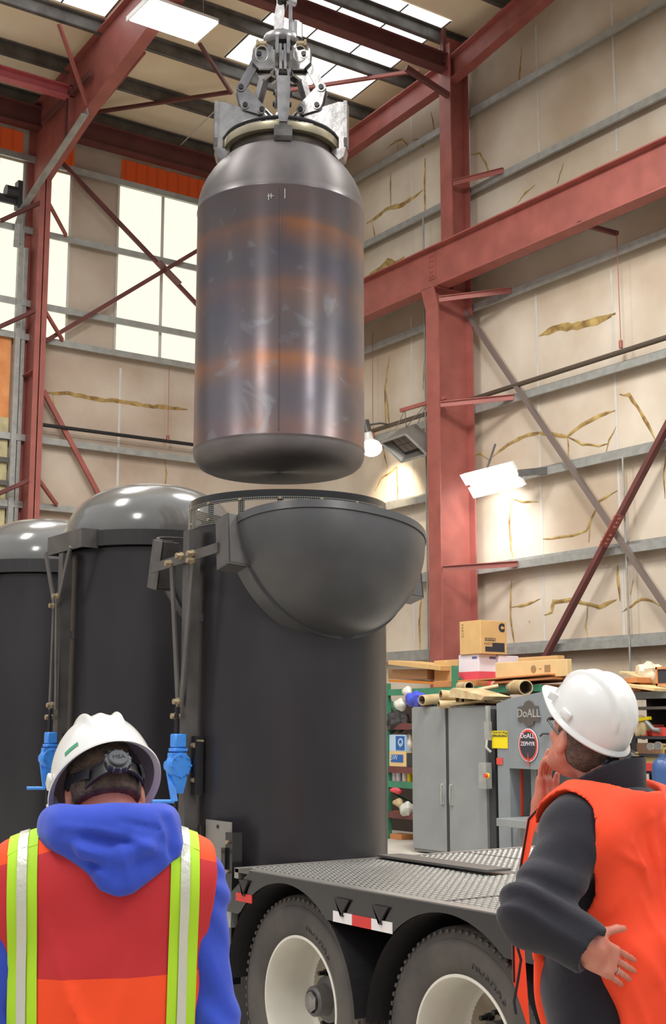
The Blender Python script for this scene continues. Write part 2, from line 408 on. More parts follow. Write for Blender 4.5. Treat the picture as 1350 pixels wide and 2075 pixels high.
tears = [
 [(1092, 682), (1130, 664), (1170, 660), (1210, 650), (1248, 635)],
 [(1000, 925), (1030, 900), (1062, 884), (1092, 877), (1150, 884), (1180, 860), (1215, 842), (1248, 832)],
 [(1150, 884), (1152, 905), (1153, 935)], [(1150, 885), (1180, 900), (1215, 904), (1232, 899)], [(1250, 862), (1235, 892), (1228, 920)],
 [(1256, 800), (1275, 800), (1300, 835), (1330, 895)],
 [(1036, 1010), (1033, 1060), (1036, 1110), (1042, 1140)], [(1036, 1010), (1060, 1018), (1092, 1017)],
 [(1100, 1093), (1130, 1090), (1160, 1085), (1190, 1075), (1200, 1050), (1215, 1015), (1252, 994)], [(1196, 1062), (1194, 1100)],
 [(1037, 1177), (1035, 1230), (1037, 1270), (1045, 1310)], [(1037, 1230), (1065, 1226), (1095, 1213)],
 [(1103, 1247), (1118, 1240), (1122, 1220), (1160, 1215), (1190, 1225), (1215, 1230), (1250, 1215)], [(1192, 1228), (1188, 1270), (1192, 1300)],
 [(1252, 1145), (1254, 1180), (1257, 1218)], [(1262, 1240), (1280, 1228), (1300, 1213), (1325, 1220), (1348, 1232)],
 [(955, 313), (972, 310), (985, 330), (998, 370)], [(1057, 95), (1055, 140), (1051, 178)], [(1093, 310), (1082, 325), (1078, 335)],
 [(1143, 330), (1135, 355), (1130, 372)], [(1085, 375), (1065, 390), (1050, 412)], [(1350, 925), (1345, 960), (1348, 1010)],
 [(783, 302), (800, 288), (815, 282), (833, 300)], [(806, 290), (808, 325)], [(838, 283), (848, 282), (858, 297), (872, 268), (893, 268)], [(874, 228), (882, 272)],
 [(862, 320), (861, 380), (862, 440), (861, 446)], [(743, 453), (765, 440), (785, 422), (810, 418), (840, 400), (857, 385)], [(792, 350), (792, 420)], [(755, 450), (763, 495)],
 [(750, 555), (770, 545), (785, 530), (800, 537), (820, 520)], [(790, 720), (780, 790), (783, 880)], [(783, 790), (790, 870)], [(863, 700), (858, 790)],
 [(760, 995), (772, 970), (795, 955), (805, 945), (806, 1020)], [(775, 900), (786, 950)], [(855, 1195), (850, 1260), (852, 1330)], [(862, 860), (863, 900)],
 [(1284, 1175), (1278, 1205)], [(1072, 1258), (1074, 1262)], [(958, 920), (975, 920), (992, 932)],
]
wid = {0: .17, 12: .1, 14: .12, 27: .12, 30: .2, 5: .09, 1: .08, 26: .08}
for i, t in enumerate(tears):
    ribbon([on(x, y, 0, XW) for x, y in t], wid.get(i, .06)*.78, 0, .004).build('insulation_tear', 'tear', wall_r)
for t, w in (([(93, 795), (140, 798), (190, 808), (240, 813), (300, 823), (380, 830)], .085), ([(106, 797), (110, 830), (114, 860)], .04), ([(335, 930), (337, 960), (333, 990)], .05)):
    ribbon([on(x, y, 1, YB) for x, y in t], w, 1, .004).build('insulation_tear', 'tear', wall_b)

# overhead door at the far left of the back wall
x0, x1 = 6.5, 9.34
d = MB().span((x0, 24.9, 7.85), (x1-.05, 24.94, 9.68)).build('door_1', 'woodp', kind='structure')
pn = MB()
for i in range(17):
    z = 7.6-.47*i
    if z < .2: break
    pn.span((x0, 24.88, z), (x1-.05, 24.93, z+.36))
pn.build('door_panel', mat('dirty_translucent_slats', (206, 194, 150), .5, rgb2=(170, 160, 120), vscale=4), d)
pn = MB()
for i in range(17):
    z = 7.49-.47*i
    if z < .1: break
    pn.span((x0, 24.8, z), (x1-.05, 24.92, z+.10))
pn.build('door_rail', 'purlin', d)
jb = MB().span((x1-.04, 24.72, 0), (x1+.07, 24.82, 12.0)).span((x1+.12, 24.8, 0), (x1+.2, 24.9, 11.6)).build('door_jamb', 'galv', d)
# door track following the roof slope toward the ridge
trk = [Vector((9.30, 24.70, 11.6)), Vector((9.30, 24.66, 12.1)), Vector((9.33, 24.5, 12.4)), Vector((9.40, 24.2, 12.62)), Vector((9.5, 21.9, 13.45))]
tk = MB()
for a, b in zip(trk[:-1], trk[1:]): tk.beam(a, b, .02, .16).beam(a+Vector((-.06, 0, -.08)), b+Vector((-.06, 0, -.08)), .14, .02)
tk.build('door_track', 'galv', d)
pul = MB().span((8.2, 24.55, 12.38), (9.2, 24.62, 12.55)).cyl((8.9, 24.55, 12.62), (9.15, 24.55, 12.62), .13, 16).cyl((8.3, 24.55, 12.66), (8.6, 24.55, 12.66), .1, 16).span((9.15, 24.5, 12.3), (9.25, 24.7, 12.9))
pul.build('door_drum', 'pin', d)

# ------------------------------------------------------------------ steel frame (things)
YC = 18.38
col = T('steel_column', 'tall red oxide wide flange column standing against the cream right wall', 'column', (15.5, YC, 0))
lo = MB().span((15.08, YC-.18, 0), (15.11, YC+.18, 9.6)).span((15.92, YC-.18, 0), (15.95, YC+.18, 9.98)).span((15.1, YC-.012, 0), (15.93, YC+.012, 9.6))
lo.prism([(15.08, 9.6), (15.11, 9.6), (14.99, 10.02), (14.96, 10.02)], (0, YC, 0), (1, 0, 0), (0, 0, 1), (0, .36, 0))
lo.prism([(15.1, 9.6), (15.925, 9.6), (15.925, 9.98), (14.99, 9.98)], (0, YC, 0), (1, 0, 0), (0, 0, 1), (0, .024, 0)).span((14.96, YC-.18, 9.98), (15.95, YC+.18, 10.0))
lo.span((15.1, YC-.16, 2.65), (15.93, YC, 2.67))
lo.build('column_shaft', 'red', col)
upc = MB().span((15.48, YC-.17, 10.0), (15.51, YC+.17, 15.1)).span((15.92, YC-.17, 10.0), (15.95, YC+.17, 15.3)).span((15.5, YC-.012, 10.0), (15.93, YC+.012, 15.3))
upc.build('upper_column_shaft', 'red', col)
ex = MB().span((15.42, YC-.05, 14.7), (15.5, YC+.05, 15.45)).build('column_stub', 'darkred', col)
for z, x0_ in ((4.66, 15.1), (7.74, 15.1), (9.78, 15.1), (12.2, 15.5)):
    MB().beam((x0_, YC-.2, z-.05), (15.98, YC-1.25 if x0_ < 15.4 else YC-1.1, z), .012, .09).beam((x0_, YC-.2, z-.0), (15.98, YC-1.25 if x0_ < 15.4 else YC-1.1, z+.05), .09, .012).build('fly_brace', 'red', col)
c2 = T('steel_column', 'second wall column one bay nearer, beyond the right edge of the picture', 'column', (15.5, 12.25, 0))
MB().span((15.08, 12.07, 0), (15.11, 12.43, 9.98)).span((15.92, 12.07, 0), (15.95, 12.43, 9.98)).span((15.11, 12.24, 0), (15.92, 12.26, 9.98)).build('column_shaft', 'red', c2)
MB().span((15.48, 12.08, 10.0), (15.51, 12.42, 15.0)).span((15.92, 12.08, 10.0), (15.95, 12.42, 15.0)).span((15.51, 12.24, 10.0), (15.92, 12.26, 15.0)).build('upper_column_shaft', 'red', c2)
cb = T('crane_beam', 'long red steel crane runway beam carried by the wall column', 'beam', (15.2, 15, 10.0))
m_ = MB().ibeam((15.2, 8, 10.42), (15.2, 24.6, 10.42), .82, .30, .02)
m_.build('beam_web_and_flanges', 'red', cb)
MB().span((15.13, 8, 10.835), (15.27, 24.6, 10.875)).build('crane_rail', 'darkred', cb)
sp = MB()
q = on(875, 540, 0, 15.18)
for i in range(5):
    for j in range(2): sp.cyl((15.185, q.y+.08*j-.04, q.z-.2+.1*i), (15.16, q.y+.08*j-.04, q.z-.2+.1*i), .022, 8)
sp.span((15.178, q.y-.11, q.z-.26), (15.188, q.y+.1, q.z+.27))
sp.build('splice_plate', 'red', cb)
q = on(1172, 452, 0, 15.1)
MB().beam((15.1, q.y, 10.05), (15.98, q.y-.05, 10.05), .07, .07).build('beam_bracket', 'darkred', cb)
# gable rafter
gr = T('gable_rafter', 'red steel gable rafter running under the roof along the right wall', 'rafter', (15.6, 18.4, 14.3))
MB().ibeam((15.62, 24.6, 14.22), (15.62, YC, 14.56), .5, .22, .02).ibeam((15.62, YC, 14.57), (15.62, 11.2, 15.74), .5, .22, .02).build('rafter_web_and_flanges', 'red', gr)
# tie beam to the gable column
tb = MB().ibeam((9.7, YC, 14.72), (15.5, YC, 14.72), .34, .24, .02).build('tie_beam', 'darkred'); tag(tb, 'dark red tie beam spanning the skylight toward the gable column', 'beam')
tb = MB().beam((14.6, YC+.1, 14.4), (15.5, YC-.1, 14.0), .1, .1).build('knee_brace', 'darkred'); tag(tb, 'short dark red knee brace at the head of the gable column', 'brace')
# interior frame: column and rafter on the left
XF = 9.63
fr = T('steel_portal', 'red steel portal with deep haunch at the left of the hall', 'frame', (XF, 24.6, 0))
m_ = MB().span((XF-.12, 24.2, 0), (XF+.12, 24.225, 12.94)).span((XF-.12, 24.9, 0), (XF+.12, 24.925, 14.7)).span((XF-.01, 24.2, 0), (XF+.01, 24.9, 12.95))
m_.span((XF-.12, 24.22, 8.85), (XF+.0, 24.9, 8.87))
m_.build('frame_column', 'red', fr)
m_ = MB()
# rafter: web polygon in the plane x = XF, deepening to the haunch
web = [(24.92, 12.95), (24.2, 12.95), (21.97, 13.57), (19.5, 14.05), (16, 14.55), (11, 14.9), (11, 15.75), (16, 15.36), (20.63, 15.06), (24.92, 14.74)]
m_.prism(web, (XF, 0, 0), (0, 1, 0), (0, 0, 1), (.02, 0, 0))
for a, b in (((24.2, 12.95), (21.97, 13.57)), ((21.97, 13.57), (19.5, 14.05)), ((19.5, 14.05), (16, 14.55)), ((16, 14.55), (11, 14.9)), ((24.92, 14.74), (20.63, 15.06)), ((20.63, 15.06), (16, 15.36)), ((16, 15.36), (11, 15.75))):
    m_.beam((XF, a[0], a[1]), (XF, b[0], b[1]), .24, .025)
m_.span((XF-.12, 22.85, 13.4), (XF+.12, 22.87, 14.9))
m_.build('frame_rafter', 'red', fr)
MB().beam((XF-.1, 24.3, 14.2), (XF-.1, 21.9, 14.25), .05, .12).span((XF-.13, 22.95, 13.3), (XF-.1, 23.02, 14.3)).build('haunch_stiffener', 'darkred', fr)
for (a, b) in (((112, 28), (200, 165)),):
    A = Vector((8.75, 21.65, 14.9)); B = Vector((XF-.1, 22.0, 13.62)); MB().beam(A, B, .06, .06).build('fly_brace', 'red', fr)
MB().beam((XF+.1, 22.3, 13.55), (10.55, 21.65, 14.9), .06, .06).build('fly_brace', 'red', fr)
for z in (6.25, 9.75, 12.05):
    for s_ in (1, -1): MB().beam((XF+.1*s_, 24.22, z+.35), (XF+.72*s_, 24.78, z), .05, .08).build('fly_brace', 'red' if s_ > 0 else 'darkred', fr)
mb = MB().ibeam((3.0, 22.95, 14.28), (XF-.02, 22.95, 14.28), .24, .2, .018).build('tie_beam', mat('pinkish_red_paint', (186, 92, 96), .5, var=.08)); tag(mb, 'pinkish red horizontal tie beam joining the left frame rafter', 'beam')
# cross bracing
def rod(pts, r, name, m, label, cat):
    o = MB().tube(pts, r, 8).build(name, m); return tag(o, label, cat)
xb = T('cross_brace', 'long crossed steel brace on the right wall with bolted centre splice', 'brace', (16.0, 14.9, 5))
P1, P2 = on(935, 618, 0, 15.93), on(1350, 1232, 0, 15.93); dd = (P2-P1).normalized()
MB().beam(P1, P2+dd*2.2, .07, .09).build('brace_pipe', mat('grey_brown_steel', (122, 110, 104), .5, .2), xb)
P3, P4 = on(1350, 868, 0, 15.86), on(1108, 1327, 0, 15.86); dd = (P4-P3).normalized()
MB().beam(P3-dd*2.05, P4+dd*.6, .08, .12, (1, 0, 0)).build('brace_angle', 'darkred', xb)
pc = on(1240, 1075, 0, 15.8); m_ = MB().beam(pc-dd*.3, pc+dd*.32, .02, .2, (1, 0, 0))
for k in (-.24, -.16, -.08, .08, .16, .24): m_.cyl(pc+dd*k+Vector((-.01, .05, .02)), pc+dd*k+Vector((-.05, .05, .02)), .018, 8).cyl(pc+dd*k+Vector((-.01, -.05, -.02)), pc+dd*k+Vector((-.05, -.05, -.02)), .018, 8)
m_.build('splice_plate', 'red', xb)
xb = T('cross_brace', 'crossed dark red brace in front of the left daylight panels', 'brace', (12.5, 24.8, 12))
P1, P2 = on(118, 322, 1, 24.78), on(400, 618, 1, 24.78); MB().beam(P1, P2, .06, .09).build('brace_bar', 'darkred', xb)
P3, P4 = on(88, 694, 1, 24.72), on(400, 508, 1, 24.72); MB().beam(P3, P4, .06, .09).build('brace_bar', 'darkred', xb)
pc = on(342, 552, 1, 24.66); d1 = (P2-P1).normalized(); m_ = MB().beam(pc-d1*.33, pc+d1*.35, .02, .2, (0, 1, 0)); m_.build('splice_plate', 'darkred', xb)
o = MB().beam(on(88, 792, 1, 24.78), on(215, 1030, 1, 24.78), .07, .1).build('lower_brace', 'red'); tag(o, 'single sloping red brace on the back wall above the nearest rear dome', 'brace')
def rf(px, py, dz=-.32):
    d = ray(px, py); t = (14.98+.075*25+dz-CAMH)/(d[2]+.075*d[1]); return Vector(_C+d*t)
o = MB().beam(rf(190, 228), rf(470, 186), .07, .07).build('roof_brace', 'darkred'); tag(o, 'dark red roof brace running from the left rafter behind the lifting tongs', 'brace')
o = MB().beam(rf(585, 183), rf(850, 143), .07, .07).build('roof_brace', 'red'); tag(o, 'light red roof brace crossing in front of the skylight', 'brace')
o = MB().beam(rf(404, 88, -.3), rf(470, 190, -.9), .06, .06).build('roof_brace', 'darkred'); tag(o, 'short red brace hanging down beside the ceiling light', 'brace')
rod([rf(355, 305), rf(455, 205)], .012, 'roof_rod', 'tape', 'thin pale rod under the roof left of the vessel neck', 'rod')
# gas pipe along both walls
o = MB().tube([(15.93, 8, 8.0), (15.93, 24.6, 7.88)], .045, 10).build('gas_pipe', mat('dull_pipe', (92, 82, 70), .5, .3)); tag(o, 'long brown gas pipe along the cream right wall', 'pipe')
o = MB().tube([(9.7, 24.72, 7.87), (15.8, 24.72, 7.9)], .04, 10).build('gas_pipe', 'pin'); tag(o, 'dark pipe along the back wall behind the rear tanks', 'pipe')
for px, y0, y1, ax, lab in ((1250, 470, 700, 0, 'thin pipe hanger rod on the right wall'), (343, 745, 888, 1, 'thin red pipe hanger rod on the back wall'), (755, 672, 880, 0, 'thin hanger rod beside the warm wall lamp')):
    v = 15.93 if ax == 0 else 24.72
    a = on(px, y0, ax, v); b = on(px, y1, ax, v); b = Vector((a.x, a.y, b.z))
    o = MB().tube([a, b], .007, 8).cyl(b-Vector((0, 0, .07)), b+Vector((0, 0, .06)), .035, 10).build('hanger_rod', 'red'); tag(o, lab, 'rod')
for px, y0, y1, x, lab in ((1262, 925, 1400, 15.97, 'pale vertical conduit on the right wall crossing the brace'), (858, 440, 1360, 15.9, 'thin vertical conduit on the wall just left of the column')):
    a = on(px, y0, 0, x); b = on(px, y1, 0, x)
    o = MB().tube([a, (a.x, a.y, b.z)], .018, 8).build('conduit', 'galv'); tag(o, lab, 'conduit')

# ------------------------------------------------------------------ lamps and heater
cl = T('ceiling_light', 'bright fluorescent high bay fixture hanging under the roof at upper left', 'light', (9.75, 18.9, 14.0))
R = Matrix.Rotation(math.radians(0), 3, 'Z')
c0 = Vector((9.75, 18.93, 14.0))
MB().box(c0+Vector((0, 0, .05)), (1.36, .84, .05)).box(c0+Vector((0, 0, .1)), (1.2, .3, .08)).span(c0+Vector((-.69, -.43, -.03)), c0+Vector((-.67, .43, .06))).span(c0+Vector((.67, -.43, -.03)), c0+Vector((.69, .43, .06))).build('light_housing', 'white', cl)
m_ = MB()
for k in range(6): m_.cyl(c0+Vector((-.65, -.33+.132*k, .0)), c0+Vector((.65, -.33+.132*k, .0)), .05, 10)
split_build(m_, 'fluorescent_tube', 'lampon', cl)
m_ = MB()
for x in (-.6, .6): m_.tube([c0+Vector((x, 0, .1)), c0+Vector((x, 0, zroof(18.93)-14.0))], .01, 6)
split_build(m_, 'suspension_wire', 'wire', cl)
wl_ = T('wall_light', 'glaring white fluorescent fixture beside the tall column on the right wall', 'light', (15.5, 17.4, 6.2))
A = on(932, 963, 0, 15.35); B = on(1030, 938, 0, 15.35); Cc = on(1058, 986, 0, 15.55); D = on(960, 1010, 0, 15.55)
def quad(A, B, C_, D, t=.03):
    n = (B-A).cross(D-A).normalized()*t
    return MB().add([A, B, C_, D, A+n, B+n, C_+n, D+n], [(0,1,2,3),(4,7,6,5),(0,4,5,1),(1,5,6,2),(2,6,7,3),(3,7,4,0)])
nrm = (B-A).cross(D-A).normalized()
if nrm.x > 0: nrm = -nrm
m1a, m1b = A.lerp(D, .45), B.lerp(Cc, .45); m2a, m2b = A.lerp(D, .55)+(B-A)*.03, B.lerp(Cc, .55)+(B-A)*.03
q1 = quad(A, B, m1b, m1a); q2 = quad(m2a+nrm*.02, m2b+nrm*.02, Cc, D); q1.add(q2.v, q2.f)
q1.build('light_tubes', emit('wall_lamp_glow', (255, 254, 250), 3.5), wl_)
off = -nrm*.08; q1 = quad(A+off, B+off, Cc+off, D+off, .05); q1.build('light_housing', 'white', wl_)
ctr = (A+Cc)/2
MB().beam(B.lerp(Cc, .5)+off, Vector((16.0, B.y-.3, 6.25)), .05, .12).tube([A.lerp(B, .5)+Vector((.1, 0, .05)), A.lerp(B, .5)+Vector((.3, 0, .5))], .02, 8).build('light_bracket', 'bar', wl_)
area('wall_lamp', ctr+Vector((.0, .1, -.15)), (16.2, 18.0, 4.7), .35, 1.1, 42, (1, .98, .95), 2.7)
wm = T('pendant_lamp', 'round warm glowing lamp half hidden behind the hanging vessel', 'lamp', (15.4, 20.75, 7.2))
pc = on(752, 905, 0, 15.4); ax_ = Vector((.25, -.1, -1)).normalized(); Rq = Vector((0, 0, -1)).rotation_difference(ax_).to_matrix()
MB().lathe([(.05, .32), (.09, .3), (.1, .12), (.22, -.02), (.225, -.03), (.21, -.02), (.09, .1), (.04, .28)], pc, 28, Rq).build('lamp_shade', 'white', wm, smooth=True)
MB().ball(pc+ax_*.03, .22, 10, (1, 1, .8)).build('lamp_globe', 'warmon', wm, smooth=True)
MB().cyl(pc-ax_*.3, pc-ax_*.55, .1, 16).tube([pc-ax_*.45, pc-ax_*.5+Vector((.4, 0, .05)), (XW-.2, pc.y+.1, pc.z+.55)], .02, 8).build('lamp_ballast', 'bar', wm)
sl = bpy.data.lights.new('warm_lamp', 'SPOT'); sl.energy = 170; sl.color = (1, .80, .55); sl.spot_size = 1.7; sl.spot_blend = .6; sl.shadow_soft_size = .1
so = bpy.data.objects.new('warm_lamp', sl); COL.objects.link(so); so.location = pc+ax_*.28+Vector((-.05, 0, 0)); so.rotation_euler = (on(805, 1015, 0, XW)-so.location).to_track_quat('-Z', 'Y').to_euler()
ht = T('gas_heater', 'grey hanging radiant gas heater with square ceramic tiles beside the column', 'heater', (15.3, 19.6, 7.1))
A = on(773, 897, 0, 15.2); B = on(822, 880, 0, 15.2); Cc = on(865, 921, 0, 15.5); D = on(813, 936, 0, 15.5)
nrm = (B-A).cross(D-A).normalized(); nrm = -nrm if nrm.x > 0 else nrm
bk = -nrm*.35+Vector((0, 0, .12)); c_ = (A+B+Cc+D)/4
A2, B2, C2, D2 = [c_+(p-c_)*.72+bk for p in (A, B, Cc, D)]
MB().add([A, B, Cc, D, A2, B2, C2, D2], [(4,5,6,7),(0,1,5,4),(1,2,6,5),(2,3,7,6),(3,0,4,7)]).build('heater_hood', 'plate', ht)
m_ = MB()
u_ = (B-A)*.62; v_ = (D-A)*.66; o_ = A+(B-A)*.2+(D-A)*.1-nrm*.12
for i in range(3):
    for j in range(2): q = o_+u_*(i/3)+v_*(j/2); m_.add([q, q+u_*.31, q+u_*.31+v_*.47, q+v_*.47], [(0, 1, 2, 3)])
m_.build('ceramic_tile', mat('ceramic_tile_grey', (120, 112, 104), .8), ht)
q = quad(o_-nrm*-.01+u_*-.25-v_*.12-nrm*.05, o_+u_*1.2-v_*.12-nrm*.05, o_+u_*1.2+v_*1.3-nrm*.05, o_-u_*.25+v_*1.3-nrm*.05, .01); q.build('heater_back', 'gap', ht)
m_ = MB()
for p, q in ((A, B), (B, Cc), (Cc, D), (D, A)): m_.tube([p, q], .025, 6)
m_.build('heater_rim', 'galv', ht)
arm = on(812, 832, 0, 15.15); arm2 = on(905, 805, 0, 15.15)
m_ = MB().beam(arm, arm2, .05, .07); m_.build('heater_arm', 'red', ht)
m_ = MB()
for s_ in (.1, .6):
    p = arm.lerp(arm2, s_); base = A2.lerp(B2, s_*1.3)
    m_.tube([p, base+Vector((0, .18, 0))], .008, 6).tube([p, base+Vector((0, -.18, 0))], .008, 6)
m_.build('hanging_chain', 'galv', ht)
# ================================================================== HANGING VESSEL
AX, AY = 4.154, 6.54
# heat-tinted rolled steel
def vessel_mat():
    m = bpy.data.materials.new('heat_tinted_steel'); m.use_nodes = True; nt = m.node_tree; b = nt.nodes['Principled BSDF']
    N = nt.nodes.new; L = nt.links.new
    tc = N('ShaderNodeTexCoord'); sx = N('ShaderNodeSeparateXYZ'); L(tc.outputs['Object'], sx.inputs[0])
    n1 = N('ShaderNodeTexNoise'); n1.inputs['Scale'].default_value = 2.3; n1.inputs['Detail'].default_value = 4; L(tc.outputs['Object'], n1.inputs['Vector'])
    # base mill scale: blue grey to brown grey
    r0 = N('ShaderNodeValToRGB'); L(n1.outputs['Fac'], r0.inputs[0])
    e = r0.color_ramp.elements; e[0].position = .32; e[0].color = (*lin((78, 82, 96)), 1); e[1].position = .66; e[1].color = (*lin((92, 91, 95)), 1)
    # height gives where the torch bands run
    mr = N('ShaderNodeMapRange'); mr.inputs['From Min'].default_value = 0; mr.inputs['From Max'].default_value = 2.1; L(sx.outputs['Z'], mr.inputs['Value'])
    ad = N('ShaderNodeMath'); ad.operation = 'MULTIPLY_ADD'; ad.inputs[1].default_value = .06; L(n1.outputs['Fac'], ad.inputs[0]); L(mr.outputs[0], ad.inputs[2])
    r1 = N('ShaderNodeValToRGB'); L(ad.outputs[0], r1.inputs[0]); cr = r1.color_ramp; cr.interpolation = 'B_SPLINE'
    stops = [(0, .0), (.075, .45), (.12, .5), (.16, .15), (.24, .1), (.29, .9), (.31, .95), (.335, .2), (.42, .0), (.50, .35), (.52, .45), (.55, .1), (.62, .0), (.68, .7), (.70, .85), (.715, .3), (.75, .1), (.79, .3), (.86, .0)]
    while len(cr.elements) > 1: cr.elements.remove(cr.elements[-1])
    for i, (p, v) in enumerate(stops):
        el = cr.elements[0] if i == 0 else cr.elements.new(p)
        el.position = p; el.color = (v, v, v, 1)
    n2 = N('ShaderNodeTexNoise'); n2.inputs['Scale'].default_value = 1.6; n2.inputs['Detail'].default_value = 3
    mp = N('ShaderNodeMapping'); mp.inputs['Scale'].default_value = (1.4, 1.4, .5); mp.inputs['Location'].default_value = (3, 1, 7); L(tc.outputs['Object'], mp.inputs[0]); L(mp.outputs[0], n2.inputs['Vector'])
    r2 = N('ShaderNodeValToRGB'); L(n2.outputs['Fac'], r2.inputs[0]); r2.color_ramp.elements[0].position = .4; r2.color_ramp.elements[1].position = .62
    mu = N('ShaderNodeMath'); mu.operation = 'MULTIPLY'; L(r1.outputs[0], mu.inputs[0]); 
    mx = N('ShaderNodeMath'); mx.operation = 'MULTIPLY_ADD'; mx.inputs[1].default_value = .6; mx.inputs[2].default_value = .4; L(r2.outputs[0], mx.inputs[0]); L(mx.outputs[0], mu.inputs[1])
    m1_ = N('ShaderNodeMix'); m1_.data_type = 'RGBA'; L(mu.outputs[0], m1_.inputs[0]); L(r0.outputs[0], m1_.inputs[6]); m1_.inputs[7].default_value = (*lin((164, 106, 62)), 1)
    # pale scrapes of fresh scale
    n3 = N('ShaderNodeTexNoise'); n3.inputs['Scale'].default_value = 4.5; n3.inputs['Detail'].default_value = 8; n3.inputs['Distortion'].default_value = 1.2; L(tc.outputs['Object'], n3.inputs['Vector'])
    r3 = N('ShaderNodeValToRGB'); L(n3.outputs['Fac'], r3.inputs[0]); r3.color_ramp.elements[0].position = .6; r3.color_ramp.elements[1].position = .68; r3.color_ramp.elements[1].color = (.45, .45, .45, 1)
    m2_ = N('ShaderNodeMix'); m2_.data_type = 'RGBA'; L(r3.outputs[0], m2_.inputs[0]); L(m1_.outputs[2], m2_.inputs[6]); m2_.inputs[7].default_value = (*lin((126, 128, 134)), 1)
    # the dished ends are plain brownish grey
    r4 = N('ShaderNodeValToRGB'); L(mr.outputs[0], r4.inputs[0]); r4.color_ramp.interpolation = 'LINEAR'
    el = r4.color_ramp.elements; el[0].position = .058; el[0].color = (1, 1, 1, 1); el[1].position = .064; el[1].color = (0, 0, 0, 1)
    a = el.new(.776); a.color = (0, 0, 0, 1); a = el.new(.79); a.color = (1, 1, 1, 1)
    m3_ = N('ShaderNodeMix'); m3_.data_type = 'RGBA'; L(r4.outputs[0], m3_.inputs[0]); L(m2_.outputs[2], m3_.inputs[6])
    r5 = N('ShaderNodeValToRGB'); L(n3.outputs['Fac'], r5.inputs[0]); r5.color_ramp.elements[0].color = (*lin((92, 91, 95)), 1); r5.color_ramp.elements[1].color = (*lin((128, 120, 116)), 1)
    L(r5.outputs[0], m3_.inputs[7])
    tg = N('ShaderNodeTangent'); tg.direction_type = 'RADIAL'; tg.axis = 'Z'; L(tg.outputs[0], b.inputs['Tangent']); b.inputs['Anisotropic'].default_value = .75; b.inputs['Anisotropic Rotation'].default_value = .25
    L(m3_.outputs[2], b.inputs['Base Color']); b.inputs['Metallic'].default_value = .5
    rr = N('ShaderNodeMapRange'); rr.inputs['To Min'].default_value = .26; rr.inputs['To Max'].default_value = .48; L(n3.outputs['Fac'], rr.inputs['Value']); ra_ = N('ShaderNodeMath'); ra_.operation = 'MULTIPLY_ADD'; ra_.inputs[1].default_value = .16; L(r4.outputs[0], ra_.inputs[0]); L(rr.outputs[0], ra_.inputs[2]); L(ra_.outputs[0], b.inputs['Roughness'])
    bp = N('ShaderNodeBump'); bp.inputs['Strength'].default_value = .08; bp.inputs['Distance'].default_value = .01; L(n3.outputs['Fac'], bp.inputs['Height']); L(bp.outputs[0], b.inputs['Normal'])
    return m
VM = vessel_mat()
ves = T('steel_vessel', 'large heat tinted steel pressure vessel hanging from the lifting tongs', 'vessel', (AX, AY, 3.33))
def P(pr, z0=0.): return [(r, z+z0) for r, z in pr]
MB().lathe([(0, 3.335), (.40, 3.335), (.44, 3.34), (.475, 3.355), (.502, 3.38), (.516, 3.41), (.52, 3.44), (.5205, 3.455), (.5235, 3.459), (.5235, 3.464), (.52, 3.468), (.52, 4.955), (.5235, 4.96), (.5235, 4.966), (.52, 4.97),
            (.519, 5.01), (.512, 5.06), (.497, 5.11), (.472, 5.165), (.438, 5.22), (.398, 5.27), (.352, 5.315), (.335, 5.325)], (AX, AY, 0), 128).build('vessel_shell', VM, ves, smooth=True, auto=50)
MB().lathe([(.335, 5.30), (.325, 5.33), (.325, 5.385)], (AX, AY, 0), 96).build('vessel_neck', mat('dark_neck_steel', (58, 50, 44), .5, .5), ves, smooth=True)
MB().lathe([(.32, 5.386), (.362, 5.386), (.364, 5.39), (.364, 5.435), (.36, 5.44), (.30, 5.44), (.30, 5.386)], (AX, AY, 0), 96).build('neck_flange', mat('machined_flange', (176, 168, 142), .3, .7, var=.1, vscale=10), ves, smooth=True)
m_ = MB().beam(Vector((AX, AY, 4.3))-EF*.5235+ER*.02+Vector((0, 0, -.82)), Vector((AX, AY, 4.94))-EF*.5235+ER*.02, .004, .004)
m_.build('weld_seam', VM, ves)
def onshell(u, z): # point on the vessel wall, u metres to the right as seen from the people
    c = math.sqrt(max(0, .5235**2-u*u)); return Vector((AX, AY, 0))+ER*u-EF*c+Vector((0, 0, z))
for a, b in (((-.05, 4.90), (-.05, 4.86)), ((-.057, 4.885), (-.02, 4.885)), ((-.035, 4.90), (-.035, 4.87)), ((.045, 4.93), (.045, 4.87))):
    MB().tube([onshell(*a), onshell(*b)], .0022, 6).build('chalk_mark', 'tape', ves)
# ---------------------------------------------------------------- lifting tongs
ton = T('lifting_tongs', 'bright steel multi arm lifting tongs gripping the vessel neck', 'lifting tongs', (AX, AY, 5.44))
ctr0 = Vector((AX, AY, 0))
MB().tube([ctr0+Vector((.352*math.cos(a), .352*math.sin(a), 5.462)) for a in [2*PI*i/64 for i in range(64)]], .012, 8, closed=True).build('neck_ring', 'pin', ton, smooth=True)
MB().lathe([(0, 5.93), (.075, 5.93), (.075, 5.96), (.055, 5.97), (.055, 6.1), (.11, 6.11), (.12, 6.13), (.12, 6.165), (.11, 6.18), (.06, 6.19), (.06, 6.21), (0, 6.21)], (AX, AY, 0), 40).build('hub', 'cast', ton, smooth=True)
MB().cyl((AX, AY, 5.55), (AX, AY, 5.95), .026, 20).lathe([(0, 5.50), (.05, 5.50), (.055, 5.52), (.055, 5.62), (.045, 5.65), (0, 5.65)], (AX, AY, 0), 28).build('centre_rod', 'bright', ton, smooth=True)
MB().lathe([(0, 5.444), (.26, 5.444), (.26, 5.47), (.07, 5.50), (0, 5.50)], (AX, AY, 0), 48).build('spider_plate', 'cast', ton, smooth=True)
